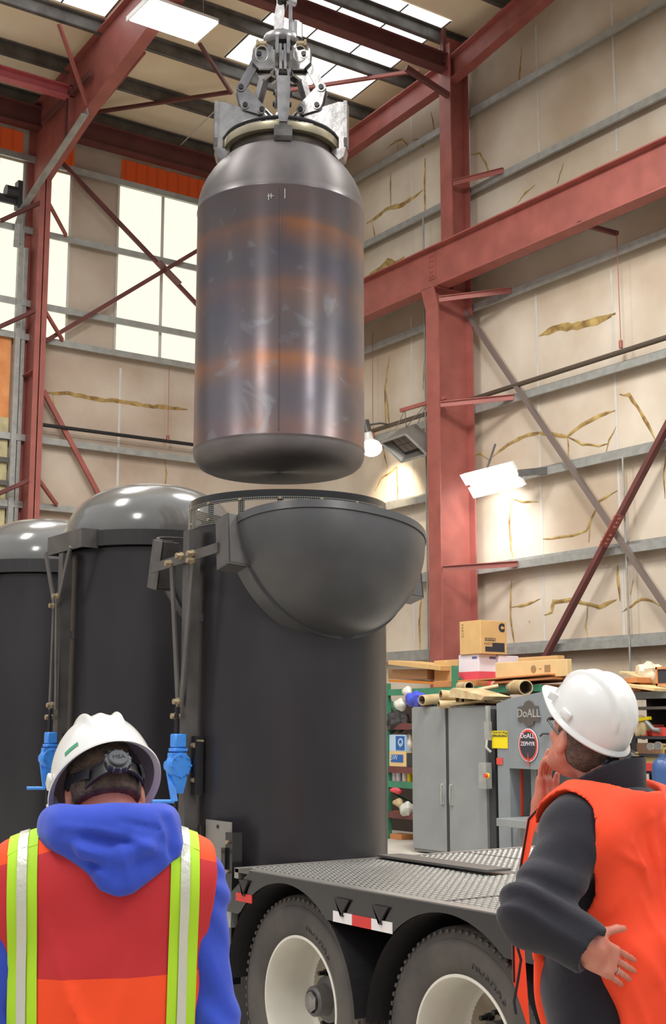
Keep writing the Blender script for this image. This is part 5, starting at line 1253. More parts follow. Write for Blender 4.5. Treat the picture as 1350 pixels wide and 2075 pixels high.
def hand_f(p, o, R, side=1, curl=(.2, .22, .25, .28), spread=1., thumb=1.):
    q = (p-V3(*o))@np.asarray(R, dtype=np.float32); q = q*V3(1, side, 1)
    fs, th = hand_pts(side, curl, spread, thumb)
    d = rbox(q, (.05, 0, -.002), (.05, .041, .0145), .0135)
    d = smin(d, ell(q, (.035, .022, -.008), (.032, .022, .016)), .012); d = smin(d, ell(q, (.035, -.02, -.006), (.035, .018, .015)), .012)
    d = smin(d, cap(q, (-.03, 0, 0), (.02, 0, 0), .026, .030), .02)
    fd = np.full(len(p), 9., np.float32)
    for pts, r in fs:
        e = cap(q, pts[0], pts[1], r*1.05, r*1.05)
        for k in range(1, len(pts)-1): e = smin(e, cap(q, pts[k], pts[k+1], r*(1.02-.06*k), r*(.98-.07*k)), .004)
        fd = np.minimum(fd, e)
    d = smin(d, fd, .006)
    t = smin(cap(q, th[0], th[1], .016, .0125), cap(q, th[1], th[2], .0118, .0105), .006); t = smin(t, cap(q, th[2], th[3], .0105, .0085), .004)
    return smin(d, t, .010)
def frame(x, y): # right-handed columns x, y~, z from two direction hints
    x = Vector(x).normalized(); y = Vector(y); y = (y-x*y.dot(x)).normalized(); z = x.cross(y); return Matrix((x, y, z)).transposed()
def torso_f(p, w=1., off=0., puff=0.):
    d = ell(p, (0, .005, 1.30), (.168*w+off, .112+off, .235+off))
    d = smin(d, ell(p, (0, .03, 1.08), (.158*w+off, .118+off+puff, .21+off)), .08)
    d = smin(d, ell(p, (0, .0, .93), (.168*w+off, .122+off, .15+off)), .07)
    d = smin(d, cap(p, (-.155*w, .0, 1.42), (.155*w, .0, 1.42), .062+off), .08)
    d = smin(d, cap(p, (0, -.03, 1.475), (.13*w, -.01, 1.43), .045+off, .05+off), .05); d = smin(d, cap(p, (0, -.03, 1.475), (-.13*w, -.01, 1.43), .045+off, .05+off), .05)
    return d
def leg_f(p, s, off=0.):
    d = smin(cap(p, (s*.09, .0, .90), (s*.10, .02, .50), .085+off, .058+off), cap(p, (s*.10, .02, .50), (s*.105, -.01, .09), .056+off, .040+off), .04)
    return d
def foot_f(p, s, off=0.):
    d = smin(cap(p, (s*.105, -.02, .055), (s*.125, .15, .035), .042+off, .030+off), cap(p, (s*.105, -.01, .16), (s*.105, -.02, .06), .045+off, .042+off), .03)
    return smax(d, -p[:, 2]+.001, .01)
def limb(p, pts, rs, off=0., k=.03):
    d = None
    for a, b, ra, rb in zip(pts[:-1], pts[1:], rs[:-1], rs[1:]):
        e = cap(p, a, b, ra+off, rb+off); d = e if d is None else smin(d, e, k)
    return d
def wob(p, f, a, s=0.): return a*np.sin(p[:, 0]*f+s+2.1*np.sin(p[:, 2]*f*.43+s))*np.sin(p[:, 2]*f*.8+1.3*s+1.7*np.sin(p[:, 1]*f*.5))
def folds(p, segs): # raised or sunk creases along lines given in the x-z plane: (x0,z0,x1,z1,width,height)
    out = np.zeros(len(p), np.float32)
    for x0, z0, x1, z1, w, h in segs:
        dx, dz = x1-x0, z1-z0; t = np.clip(((p[:, 0]-x0)*dx+(p[:, 2]-z0)*dz)/(dx*dx+dz*dz), 0, 1)
        q = np.hypot(p[:, 0]-x0-t*dx, p[:, 2]-z0-t*dz); out -= h*np.exp(-(q/w)**2)*(1-.6*np.abs(2*t-1))
    return out
def wrinkle(p, d_, f, a, s): # fine folds running across direction d_
    d_ = V3(*d_); t = p@d_+.03*np.sin(p[:, 2]*17+s)+.02*np.sin(p[:, 0]*23+2*s); w = np.sin(t*f+s); return a*(np.abs(w)**.6*np.sign(w))

# ---------------------------------------------------------------- the hard hat
def hard_hat(par, c, R, S_, k_=1.):
    c = Vector(c); a_, b_, h_ = .113*k_, .142*k_, .152*k_
    def shell(t, u, inset=0.): # t azimuth (0 = right, 90 = front), u 0 rim..1 top
        el = u*PI/2; ca, sa = math.cos(t), math.sin(t)
        k = math.cos(el)**.80 if u < 1 else 0; x = (a_-inset)*k*ca; y = (b_-inset)*k*sa; z = (h_-inset)*math.sin(el)**1.05
        up_ = z/h_
        if inset == 0:
            for x0, am in ((0, .003), (-.043, .012), (.043, .012)):
                xr = x0*(1-.25*max(0, -y)/.14)
                g = math.exp(-((x-xr)/.0075)**2)*max(0, min(1, (up_-.30)/.25)); nl = Vector((x/a_**2, y/b_**2, max(z, 1e-4)/h_**2)).normalized()
                x += nl.x*am*g*.3; y += nl.y*am*g; z += nl.z*am*g
            # groove between the ridges
            z -= .0035*math.exp(-((abs(x)-.022)/.009)**2)*max(0, (up_-.4))
        return Vector((x, y, z))
    n, m_ = 180, 40; mb = MB(); vs = []
    for i in range(n):
        t = 2*PI*i/n; f = max(0, math.sin(t)); pk = f**5
        # brim: outer lip, then the shell
        r1 = Vector((math.cos(t)*(a_+.010+.0*pk), math.sin(t)*(b_+.010+.052*pk), -.010-.010*pk))
        r0 = Vector((math.cos(t)*(a_+.009), math.sin(t)*(b_+.009+.052*pk), -.014-.010*pk))
        r2 = Vector((math.cos(t)*(a_+.003), math.sin(t)*(b_+.004+.028*pk), -.003-.002*pk))
        row = [shell(t, 0, .004)+Vector((0, 0, -.004)), r0, r1, r2]+[shell(t, j/m_) for j in range(0, m_+1)]
        vs += row
    K = m_+5
    mb.add(vs, [(i*K+j, ((i+1) % n)*K+j, ((i+1) % n)*K+j+1, i*K+j+1) for i in range(n) for j in range(K-1)])
    inner = []
    for i in range(n):
        t = 2*PI*i/n; inner += [shell(t, j/m_, .004)+Vector((0, 0, -.004 if j == 0 else 0)) for j in range(m_+1)]
    K2 = m_+1; mb.add(inner, [(i*K2+j, i*K2+j+1, ((i+1) % n)*K2+j+1, ((i+1) % n)*K2+j) for i in range(n) for j in range(m_)])
    # accessory slots on both sides and at the front corners
    for s in (-1, 1):
        for yy, zz in ((-.0, .012), (.075, .010)):
            t = math.atan2(yy/b_, s*math.sqrt(max(0, 1-(yy/b_)**2))); q = shell(t, .02)
            mb.bbox(q+Vector((s*.003, 0, .016)), (.010, .036, .024), .003, Matrix.Rotation(math.atan2(-s*yy*a_*a_, s*q.x*b_*b_+1e-6)*1.0, 3, 'Z'))
    X = lambda mb: (setattr(mb, 'v', [(R @ v)+c for v in mb.v]), mb)[1]
    hat = lin_obj(X(mb), 'hard_hat', 'white', par, S_, auto=45)
    # suspension: band, nape wings and knob
    sb = MB()
    def band(z0, z1, rx, ry, t0, t1, nm, mm, th=.002):
        b2 = MB(); vs = []; k = 40
        for i in range(k+1):
            t = t0+(t1-t0)*i/k
            for r_ in (0, th):
                for z in (z0, z1): vs.append(Vector((math.cos(t)*(rx+r_), math.sin(t)*(ry+r_), z)))
        fs = []
        for i in range(k):
            o_ = 4*i
            for a, b in ((0, 1), (1, 3), (3, 2), (2, 0)): fs.append((o_+a, o_+b, o_+4+b, o_+4+a))
        b2.add(vs, fs+[(0, 1, 3, 2), (4*k, 4*k+2, 4*k+3, 4*k+1)]); return b2
    b2 = band(-.018, .012, .0835, .104, 0, 2*PI, 0, 0); lin_obj(X(b2), 'headband', 'blackp', hat, S_)
    nb = band(-.062, -.030, .070, .112, math.radians(212), math.radians(328), 0, 0, .006)
    for s in (-1, 1):
        nb.beam((s*.058, -.092, -.045), (s*.080, -.03, -.005), .006, .022)
    nb.lathe([(0, 0), (.027, 0), (.029, .006), (.027, .016), (.022, .018), (0, .018)], (0, -.113, -.045), 28, Matrix.Rotation(PI/2, 3, 'X'))
    nape = lin_obj(X(nb), 'nape_strap', 'blackp', hat, S_)
    kb = MB().lathe([(0, 0), (.020, 0), (.021, .004), (.019, .006), (0, .006)], (0, -.131, -.045), 28, Matrix.Rotation(PI/2, 3, 'X')); 
    for k in range(12):
        a = 2*PI*k/12; kb.box((.027*math.cos(a), -.124, -.045+.027*math.sin(a)), (.004, .012, .004))
    knob = lin_obj(X(kb), 'ratchet_knob', 'greyp', nape, S_)
    return hat

# ================================================================== PERSON 1: blue hooded sweatshirt, orange vest, seen from behind
def person(px, dist, phi, S_, label):
    a = (px-CX)/(F/math.cos(PITCH)); fh = Vector((math.sin(YAW), math.cos(YAW), 0)); pos = dist*(fh+ER*a)
    return T('person', label, 'person', (pos.x, pos.y, 0), -math.radians(phi))
S1 = 1.04
p1 = person(226, 2.95, 25, S1, 'person from behind in blue hooded sweatshirt, orange vest with lime stripes and white hard hat')
H1c = (-.012, .045, 1.605); H1R = rotm(math.radians(30), math.radians(8), math.radians(-3))
armR = [(.185, -.005, 1.40), (.225, -.03, 1.14), (.225, .12, .96)]; armL = [(-.185, -.005, 1.40), (-.225, -.03, 1.14), (-.225, .12, .96)]
hR = frame((-.15, .62, -.5), (-.9, .1, .35)); hL = frame((.15, .62, -.5), (.9, .1, .35))
def body1(p):
    d = torso_f(p); d = smin(d, cap(p, (0, -.03, 1.46), (-.006, .015, 1.60), .062, .056), .03)
    d = smin(d, head_f(p, H1c, H1R), .012)
    for s in (-1, 1): d = smin(d, leg_f(p, s), .03); d = smin(d, foot_f(p, s), .03)
    for pts, R, sd in ((armR, hR, -1), (armL, hL, 1)):
        d = smin(d, limb(p, pts, (.050, .040, .027)), .03)
        R_ = R if sd > 0 else frame(R.col[0], R.col[1])
        d = smin(d, hand_f(p, Vector(pts[-1])+R.col[0]*.01, R, 1, (.5, .55, .6, .65)), .012)
    return d
b1 = sdf_obj('body', body1, ([(-.32, .32, .006)], [(-.19, .34, .006)], [(0, .75, .02), (.75, 1.45, .008), (1.45, 1.78, .0042)]), 'skin', p1, S1)
def hair1(p):
    R = np.asarray(H1R, dtype=np.float32); q = (p-V3(*H1c))@R
    d = ell(q, (0, -.014, .03), (.080, .100, .097)); d = smin(d, ell(q, (0, -.045, -.03), (.066, .058, .058)), .03)
    d = smax(d, -(q[:, 2]+.036+.25*np.maximum(0, q[:, 1]+.03)+.0*q[:, 0])*1.0, .008)          # nape line, rising toward the ears
    d = smax(d, q[:, 1]-.045-.0*q[:, 2], .01)
    for s in (-1, 1): d = smax(d, -ell(q, (s*.082, .0, -.012), (.02, .026, .038)), .006)
    return d+.0012*np.sin(p[:, 0]*420)*np.sin(p[:, 2]*390)
sdf_obj('hair', hair1, ([(-.12, .12, .0045)], [(-.12, .16, .0045)], [(1.5, 1.78, .0045)]), 'hair', p1, S1)
hat1 = hard_hat(p1, (-.012, .052, 1.628), rotm(math.radians(44), math.radians(11), math.radians(-5)), S1)
# small green label on the hat's left rear, letters on the knob
def hat_pt(c, R, x, y, z): return (R @ Vector((x, y, z)))+Vector(c)
R_ = rotm(math.radians(44), math.radians(11), math.radians(-5)); hc = (-.012, .052, 1.628)
gl = MB(); n_ = 8; vs = []
for i in range(n_+1):
    t = math.radians(214+11*i/n_*1.6)
    for z in (.018, .029): vs.append(hat_pt(hc, R_, math.cos(t)*(.1135-.002*(z > .02)), math.sin(t)*(.1425-.002*(z > .02)), z))
gl.add(vs, [(2*i, 2*i+2, 2*i+3, 2*i+1) for i in range(n_)]); lin_obj(gl, 'hat_label', 'greenl', hat1, S1)
W4 = WM[p1.name]; kc = W4 @ (hat_pt(hc, R_, 0, -.1375, -.045)*S1); rx = (W4.to_3x3() @ (R_ @ Vector((1, 0, 0)))); rz = (W4.to_3x3() @ (R_ @ Vector((0, 0, 1))))
text('MSA', 'knob_lettering', 'gap', kc, rx, rz, .015, hat1, .001)

shirt_arm = lambda p, pts, off: limb(p, pts, (.064, .052, .043), off)
def hoodie1(p):
    d = torso_f(p, 1.04, .022, .015); d = smin(d, ell(p, (0, .01, 1.0), (.185, .145, .12)), .05)
    for pts in (armR, armL): d = smin(d, shirt_arm(p, pts, .0), .035)
    d = smax(d, -(p[:, 2]-.86), .01)
    d = smax(d, cap(p, (0, 0, 0), (0, 0, 1), .01)*0+(p[:, 2]-1.56), .02)
    w = np.clip((np.abs(p[:, 0])-.17)/.05, 0, 1)
    return d+wob(p, 34, .004, 1.)+w*wrinkle(p, (.5, 0, .9), 95, .0035, .4)
sdf_obj('sweatshirt', hoodie1, ([(-.34, .34, .0075)], [(-.22, .24, .0075)], [(.84, 1.6, .0075)]), 'hoodie', p1, S1)
hp = [(-.116, 1.550), (-.108, 1.566), (-.094, 1.574), (0, 1.580), (.100, 1.578), (.120, 1.57), (.137, 1.54), (.150, 1.512), (.146, 1.488), (.10, 1.452), (.055, 1.425), (.022, 1.416), (-.015, 1.428), (-.045, 1.46), (-.080, 1.495), (-.113, 1.52), (-.120, 1.535)]
def hood1(p):
    x, y, z = p[:, 0], p[:, 1], p[:, 2]
    pd = polyd(x, z, hp)+.020
    yc = -.125+1.6*x*x+.10*(z-1.50)*(z < 1.5)+.30*np.maximum(z-1.50, 0)
    th = .034+.010*np.cos(x*9)
    q = np.stack([np.maximum(pd, 0), np.maximum(np.abs(y-yc)-th*.35, 0)], 1)
    d = np.linalg.norm(q, axis=1)+np.minimum(np.maximum(pd, np.abs(y-yc)-th*.35), 0)-.020
    # collar roll round the neck
    qx, qy = x/1.12, (y+.012); r = np.sqrt(qx*qx+qy*qy)
    rz_ = z-(1.545-.35*(y+.012)*(-1)*0-.18*np.maximum(y, 0))
    d2 = np.sqrt((r-.098)**2+(rz_*.8)**2)-.036
    d = smin(d, d2, .045)
    for a, b, r_ in (((-.04, -.195, 1.535), (.03, -.198, 1.522), .009), ((.055, -.20, 1.515), (.10, -.19, 1.475), .008), ((-.10, -.18, 1.52), (-.03, -.18, 1.475), .009), ((.12, -.15, 1.56), (.13, -.15, 1.50), .008)):
        d = smax(d, -cap(p, (a[0], a[1]+.03, a[2]), (b[0], b[1]+.03, b[2]), r_), .03)
    for a, b, r_ in (((-.05, -.152, 1.505), (.02, -.158, 1.495), .008), ((.02, -.158, 1.495), (.08, -.150, 1.515), .008), ((.03, -.155, 1.50), (.04, -.15, 1.44), .010)):
        d = smin(d, cap(p, a, b, r_), .02)
    d = d+folds(p, [(-.10, 1.555, .02, 1.545, .008, .006), (-.09, 1.525, -.02, 1.50, .009, .007), (-.02, 1.545, .05, 1.53, .008, .007), (.05, 1.53, .10, 1.50, .009, .007), (.02, 1.52, .04, 1.45, .008, .006), (.10, 1.565, .128, 1.51, .009, .006), (-.06, 1.49, -.0, 1.45, .009, .006), (-.05, 1.538, .04, 1.525, .005, -.008), (.02, 1.565, .10, 1.545, .006, -.006)])*(p[:, 1] < -.05)
    return d+wob(p, 45, .0018, 2.)
sdf_obj('hood', hood1, ([(-.2, .2, .005)], [(-.24, .16, .005)], [(1.36, 1.66, .005)]), 'hoodie', p1, S1)
def vestmat(name, zt, yoke):
    m = bpy.data.materials.new(name); m.use_nodes = True; nt = m.node_tree; b = nt.nodes['Principled BSDF']; N = nt.nodes.new; L = nt.links.new
    tc = N('ShaderNodeTexCoord'); sx = N('ShaderNodeSeparateXYZ'); L(tc.outputs['Object'], sx.inputs[0])
    g1 = N('ShaderNodeMath'); g1.operation = 'GREATER_THAN'; g1.inputs[1].default_value = zt; L(sx.outputs['Z'], g1.inputs[0])
    ab = N('ShaderNodeMath'); ab.operation = 'ABSOLUTE'; L(sx.outputs['X'], ab.inputs[0])
    sl_ = N('ShaderNodeMath'); sl_.operation = 'MULTIPLY_ADD'; sl_.inputs[1].default_value = .28; L(ab.outputs[0], sl_.inputs[0]); L(sx.outputs['Z'], sl_.inputs[2])
    g2 = N('ShaderNodeMath'); g2.operation = 'LESS_THAN'; g2.inputs[1].default_value = yoke; L(sl_.outputs[0], g2.inputs[0])
    mu = N('ShaderNodeMath'); mu.operation = 'MULTIPLY'; L(g1.outputs[0], mu.inputs[0]); L(g2.outputs[0], mu.inputs[1])
    mx = N('ShaderNodeMix'); mx.data_type = 'RGBA'; L(mu.outputs[0], mx.inputs[0]); mx.inputs[6].default_value = (*lin((250, 78, 30)), 1); mx.inputs[7].default_value = (*lin((196, 44, 48)), 1)
    L(mx.outputs[2], b.inputs['Base Color']); b.inputs['Roughness'].default_value = .85
    ch = N('ShaderNodeTexChecker'); ch.inputs['Scale'].default_value = 320; L(tc.outputs['Object'], ch.inputs[0])
    m2 = N('ShaderNodeMath'); m2.operation = 'MULTIPLY'; L(ch.outputs['Fac'], m2.inputs[0]); L(mu.outputs[0], m2.inputs[1])
    bp = N('ShaderNodeBump'); bp.inputs['Strength'].default_value = .35; bp.inputs['Distance'].default_value = .002; L(m2.outputs[0], bp.inputs['Height']); L(bp.outputs[0], b.inputs['Normal'])
    return m
def vest1(p):
    d = torso_f(p, 1.10, .036, .02); d = smin(d, ell(p, (0, .01, 1.02), (.20, .16, .16)), .05)
    d = smax(d, np.abs(p[:, 0])-(.228-.022*np.clip((1.45-p[:, 2])/.25, 0, 1)), .012)
    d = smax(d, -(p[:, 2]-.70), .008)
    f = wrinkle(p, (.55, .0, .32), 30, .0035, 1.2)*np.clip((1.4-p[:, 2])/.2, 0, 1)+wob(p, 22, .004, 3)
    f = f+folds(p, [(-.10, 1.30, -.03, 1.12, .009, .011), (-.06, 1.24, .0, 1.06, .008, .010), (-.12, 1.36, -.08, 1.28, .012, .006), (.05, 1.32, .02, 1.14, .012, .007), (.03, 1.10, .09, .95, .014, .007), (-.02, 1.06, .03, .90, .012, .007), (.185, 1.42, .17, 1.20, .010, .006), (-.20, 1.30, -.18, 1.1, .010, .006), (.09, 1.38, .06, 1.22, .016, .005), (-.14, 1.20, -.09, 1.02, .012, .006)])*(p[:, 1] < 0)
    return d+f
v1 = sdf_obj('safety_vest', vest1, ([(-.30, .30, .0075)], [(-.24, .24, .0075)], [(.68, 1.60, .0075)]), vestmat('orange_and_mesh_vest', 1.258*S1, 1.535*S1), p1, S1)
def bvh_of(o):
    me = o.data; return BVHTree.FromPolygons([v.co.copy() for v in me.vertices], [tuple(f.vertices) for f in me.polygons])
def strip(bv, path, width, name, m, parent, off=.003, t=.002):
    # path: list of (origin, direction) rays in the person's frame; width vector per ray along x
    rows = []
    for (o_, d_) in path:
        row = []
        for k in range(5):
            s = (k/4-.5)*width; hit = bv.ray_cast(Vector(o_)+Vector((s, 0, 0)), Vector(d_))
            if hit[0] is None: row = None; break
            row.append(hit[0]+hit[1]*(off if hit[1].dot(Vector(d_)) < 0 else -off))
        if row: rows.append(row)
    mb = MB(); vs = [v for r in rows for v in r]; mb.add(vs, [(5*i+k, 5*i+5+k, 5*i+6+k, 5*i+1+k) for i in range(len(rows)-1) for k in range(4)])
    return lin_obj(mb, name, m, parent, 1.0)
bv = bvh_of(v1)
for s, xb_, xt_ in ((-1, -.150, -.172), (1, .148, .158)):
    def path():
        out = []
        for i in range(46):
            z = .72+.80*i/45; x = xb_+(xt_-xb_)*((z-.72)/.80)**1.5; out.append(((x*S1, -.6, z*S1), (0, 1, 0)))
        for i in range(10): # over the shoulder
            y = -.075+.14*i/9; out.append(((xt_*S1, y*S1, 2.0), (0, 0, -1)))
        return out
    strip(bv, path(), .062, 'lime_stripe', 'lime', v1, .003); strip(bv, path(), .020, 'reflective_stripe', 'silver', v1, .0055)
# arm hole binding on the right side
def trousers(p, off=.018):
    d = np.minimum(leg_f(p, -1, off), leg_f(p, 1, off)); d = smin(d, ell(p, (0, .0, .93), (.185, .14, .13)), .05); d = smax(d, p[:, 2]-1.0, .01); d = smax(d, -(p[:, 2]-.07), .01); return d+wob(p, 28, .004, 5)
sdf_obj('trousers', trousers, ([(-.24, .24, .012)], [(-.2, .2, .012)], [(.04, 1.02, .012)]), 'denim', p1, S1)
def boots(p): return smax(np.minimum(foot_f(p, -1, .012), foot_f(p, 1, .012)), p[:, 2]-.17, .01)
sdf_obj('boots', boots, ([(-.2, .2, .008)], [(-.12, .25, .008)], [(-.012, .2, .008)]), 'boot', p1, S1)

# ================================================================== PERSON 2: dark jacket, orange vest, hand on the back
S2 = 1.08
p2 = person(1236, 3.8, -12, S2, 'person in dark jacket and plain orange vest, hand on back, white hard hat tilted up')
W2 = WM[p2.name]; W2i = W2.inverted()
def loc2(px, py, depth):
    d = ray(px, py); fh = np.array([math.sin(YAW), math.cos(YAW), 0]); return (W2i @ Vector(_C+d*depth/(d@fh)))/S2
H2c = (-.010, .075, 1.652); H2R = rotm(math.radians(-26), math.radians(-20), math.radians(3))
shL = Vector((-.178, -.005, 1.415)); elL = loc2(1080, 1850, 3.50); wrL = loc2(1184, 1918, 3.44)
shR = Vector((.178, .02, 1.415)); elR = Vector((.16, .18, 1.20)); wrR = loc2(1096, 1655, 3.98)
print('arm lengths', (elL-shL).length, (wrL-elL).length, (elR-shR).length, (wrR-elR).length, tuple(elL), tuple(wrL), tuple(wrR))
tipL = loc2(1290, 1978, 3.54); upL = loc2(1215, 1850, 3.45)
h2L = frame(tipL-wrL, (0, 0, 1))
tipR = loc2(1106, 1536, 3.98)
h2R = frame(tipR-wrR, (.96, .216, 0))
def body2(p):
    d = torso_f(p); d = smin(d, cap(p, (0, -.025, 1.47), (-.006, .045, 1.60), .064, .060), .03)
    d = smin(d, head_f(p, H2c, H2R), .012)
    for s in (-1, 1): d = smin(d, leg_f(p, s), .03); d = smin(d, foot_f(p, s), .03)
    d = smin(d, limb(p, [tuple(shL), tuple(elL), tuple(wrL)], (.050, .041, .028)), .025)
    d = smin(d, limb(p, [tuple(shR), tuple(elR), tuple(wrR)], (.050, .040, .027)), .025)
    d = smin(d, hand_f(p, wrL+h2L.col[0]*.012, h2L, 1, (.10, .12, .14, .16), .3, .9), .010)
    d = smin(d, hand_f(p, wrR+h2R.col[0]*.012, h2R, 1, (.12, .12, .14, .2), 1.6, .5), .010)
    return d
lx = float(min(elL.x, wrL.x))-.09
sdf_obj('body', body2, ([(lx, -.16, .0042), (-.16, .26, .0048)], [(-.26, -.12, .0042), (-.12, .40, .0055)], [(0, .8, .02), (.8, 1.02, .012), (1.02, 1.30, .0038), (1.30, 1.50, .006), (1.50, 1.78, .0042)]), 'skin2', p2, S2)
def hair2(p):
    q = (p-V3(*H2c))@np.asarray(H2R, dtype=np.float32)
    d = ell(q, (0, -.014, .03), (.080, .100, .097)); d = smin(d, ell(q, (0, -.045, -.03), (.066, .058, .058)), .03)
    d = smax(d, -(q[:, 2]+.060+.30*np.maximum(0, q[:, 1]+.03)), .008); d = smax(d, q[:, 1]-.04, .01)
    for s in (-1, 1): d = smax(d, -ell(q, (s*.082, .0, -.012), (.02, .026, .038)), .006)
    return d+.0012*np.sin(p[:, 0]*420)*np.sin(p[:, 2]*390)
sdf_obj('hair', hair2, ([(-.14, .12, .0045)], [(-.12, .18, .0045)], [(1.5, 1.80, .0045)]), 'hair', p2, S2)
HR2 = rotm(math.radians(-38), math.radians(-12), math.radians(2)); hc2 = (-.010, .055, 1.700)
hat2 = hard_hat(p2, hc2, HR2, S2, .90)
# safety glasses arm by the temple
gm = MB().tube([hat_pt(H2c, H2R, -.079, .0, .006), hat_pt(H2c, H2R, -.077, .05, .010), hat_pt(H2c, H2R, -.066, .085, .012)], .003, 6)
gm.tube([hat_pt(H2c, H2R, -.066, .085, .012), hat_pt(H2c, H2R, -.052, .100, .010), hat_pt(H2c, H2R, 0, .108, .010), hat_pt(H2c, H2R, .052, .100, .010), hat_pt(H2c, H2R, .066, .085, .012)], .005, 8)
lin_obj(gm, 'safety_glasses', 'blackp', p2, S2)
armL2 = [tuple(shL), tuple(elL), tuple(wrL+(wrL-elL).normalized()*.01)]; armR2 = [tuple(shR), tuple(elR), tuple(wrR-(wrR-elR).normalized()*.03)]
eld = (elL-shL).normalized(); fad = (wrL-elL).normalized()
def jacket(p):
    d = torso_f(p, 1.05, .026, .02); d = smin(d, ell(p, (0, .015, 1.0), (.19, .155, .13)), .05)
    d = smin(d, cap(p, (-.11, 0, 1.45), tuple(shL), .075, .082), .04)
    a = limb(p, armL2, (.084, .078, .060)); c_ = limb(p, armR2, (.074, .066, .05))
    e = np.exp(-((p-V3(*elL))**2).sum(1)/.02)
    a = a+wrinkle(p, tuple(eld), 62, .006, .3)*(.35+e)+wrinkle(p, tuple(eld*.5+Vector((.3, .2, .4))), 41, .006, 2.)*e
    d = smin(d, a, .035); d = smin(d, c_, .035)
    cut = cap(p, tuple(wrL+fad*.080), tuple(wrL+fad*.28), .08, .08); d = smax(d, -cut, .006)
    cutr = cap(p, tuple(wrR-(wrR-elR).normalized()*.02), tuple(wrR+(wrR-elR).normalized()*.12), .07); d = smax(d, -cutr, .006)
    d = smax(d, -(p[:, 2]-.80), .01); d = smax(d, p[:, 2]-1.53, .02)
    return d+wob(p, 30, .004, .5)
sdf_obj('jacket', jacket, ([(lx-.02, .30, .0075)], [(-.26, .40, .0075)], [(.78, 1.62, .0075)]), 'navy', p2, S2)
def collar2(p): # stand-up collar, open at the front, flaring to the back
    x, y, z = p[:, 0]/1.05, p[:, 1]-.012, p[:, 2]; r = np.sqrt(x*x+y*y)
    zt = 1.602-.48*(y+.075)
    rr = .092+.12*np.maximum(0, 1.53-z)
    d = np.maximum(np.abs(r-rr)-.0085, np.maximum(z-zt, 1.44-z)); d = smax(d, (y-.085)*.8+.0*x, .02)
    return d+wob(p, 30, .0015, .5)
sdf_obj('jacket_collar', collar2, ([(-.16, .16, .0045)], [(-.15, .16, .0045)], [(1.42, 1.61, .0045)]), 'navy', p2, S2)
def vest2(p):
    d = torso_f(p, 1.12, .046, .02); d = smin(d, ell(p, (.03, -.01, 1.05), (.215, .185, .26)), .08)
    d = smin(d, ell(p, (.10, -.10, 1.25), (.12, .07, .22)), .06)
    # arm holes
    ah = cap(p, tuple(shL+Vector((.025, .02, .0))), tuple(shL+Vector((-.25, .02, .0))), .108)
    ah = smin(ah, cap(p, (-.115, .03, 1.30), (-.45, .03, 1.28), .105), .05); ah = smin(ah, cap(p, (-.155, .05, 1.17), (-.45, .05, 1.13), .095), .05)
    d = smax(d, -ah, .006)
    d = smax(d, -cap(p, tuple(shR+Vector((-.0, .03, .0))), tuple(shR+Vector((.25, .03, 0))), .115), .006)
    d = smax(d, -cap(p, (0, -.015, 1.43), (0, .02, 1.9), .098, .24), .012)
    d = smax(d, -(p[:, 2]-.72-.0*p[:, 0]), .006)
    # side opening toward the hem
    d = smax(d, -ell(p, (-.27, .03, .92), (.15, .2, .28)), .01)
    f = (wrinkle(p, (1, .45, .10), 46, .006, .8)+wrinkle(p, (1, .3, .22), 98, .0045, 1.9))*np.clip((1.50-p[:, 2])/.15, 0, 1)*np.clip((p[:, 0]+.05)/.1, 0, 1)+wrinkle(p, (.6, .2, -.55), 33, .005, 2.2)
    f = f+folds(p, [(-0.13, 1.4, -0.07, 1.28, 0.012, 0.011), (-0.05, 1.46, -0.02, 1.2, 0.012, 0.0121), (0.0, 1.44, 0.02, 1.12, 0.01, 0.011), (-0.1, 1.26, -0.05, 1.05, 0.012, 0.0099), (0.04, 1.36, 0.05, 1.08, 0.01, 0.0099), (-0.18, 1.38, -0.1, 1.34, 0.012, 0.0077), (-0.03, 1.18, 0.01, 0.92, 0.012, 0.0099), (-0.15, 1.16, -0.05, 0.98, 0.016, 0.0088), (-0.17, 1.06, -0.09, 0.86, 0.014, 0.0088), (-0.075, 1.43, -0.05, 1.32, 0.007, -0.0077), (-0.01, 1.28, 0.0, 1.14, 0.007, -0.0088)])*(p[:, 1] < .02)
    return d+f+wob(p, 24, .004, 3)
sdf_obj('safety_vest', vest2, ([(-.34, .34, .006)], [(-.30, .28, .006)], [(.70, 1.62, .006)]), 'orange', p2, S2)
v2 = [o for o in COL.objects if o.parent is p2 and o.name.startswith('safety_vest')][0]
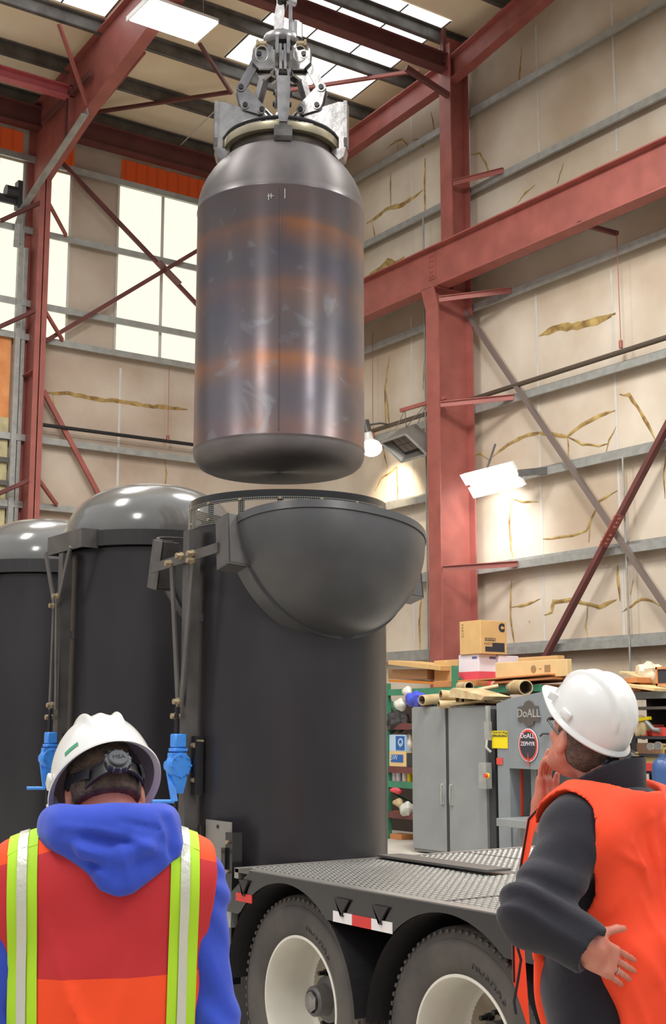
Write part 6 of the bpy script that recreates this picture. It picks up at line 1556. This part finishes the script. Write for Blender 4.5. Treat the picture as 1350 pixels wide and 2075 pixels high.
# front panel edge of the vest seen beyond the arm, with black binding
def pxl(px, py, d): return loc2(px, py, d)
fp = [(1042, 1990, 3.86), (1040, 1880, 3.86), (1055, 1760, 3.86), (1072, 1660, 3.84), (1110, 1618, 3.82), (1150, 1604, 3.78)]
fq = [(1075, 2090, 3.84), (1060, 1880, 3.84), (1066, 1760, 3.84), (1086, 1672, 3.82), (1122, 1628, 3.80), (1160, 1612, 3.76)]
bt = MB().tube([pxl(*q) for q in fp], .0035, 8); lin_obj(bt, 'vest_binding', 'piping', v2, S2)
n1 = MB(); vs = []
for a, b in zip(fp, fq): vs += [pxl(*a), pxl(*b), pxl(*b)+Vector((.01, .012, 0)), pxl(*a)+Vector((.01, .012, 0))]
n1.add(vs, [(4*i+j, 4*i+4+j, 4*i+4+(j+1) % 4, 4*i+(j+1) % 4) for i in range(len(fp)-1) for j in range(4)]); lin_obj(n1, 'vest_front_edge', 'orange', v2, S2)
cd = MB().tube([pxl(*q) for q in ((1042, 1870, 3.55), (1046, 1910, 3.6), (1056, 1945, 3.62), (1050, 1985, 3.62), (1042, 2030, 3.62), (1046, 2055, 3.62))], .0035, 8); lin_obj(cd, 'vest_tie_cord', 'piping', v2, S2)
sdf_obj('trousers', lambda p: trousers(p, .022), ([(-.24, .24, .012)], [(-.2, .2, .012)], [(.04, 1.02, .012)]), 'gap', p2, S2)
sdf_obj('boots', boots, ([(-.2, .2, .008)], [(-.12, .25, .008)], [(-.012, .2, .008)]), 'boot', p2, S2)
# ring on the ring finger
fs_, th_ = hand_pts(1, (.10, .12, .14, .16), .3, .9); a_, b_ = Vector(fs_[2][0][1]), Vector(fs_[2][0][2]); o0 = wrL+h2L.col[0]*.012
q = o0+h2L @ (a_.lerp(b_, .35)); ax_ = (h2L @ (b_-a_)).normalized(); u_ = ax_.orthogonal().normalized(); w_ = ax_.cross(u_)
rg = MB().tube([q+(u_*math.cos(t)+w_*math.sin(t))*.0098 for t in [2*PI*i/24 for i in range(24)]], .0014, 8, closed=True); lin_obj(rg, 'finger_ring', 'bright', p2, S2)
bpy.context.view_layer.update()
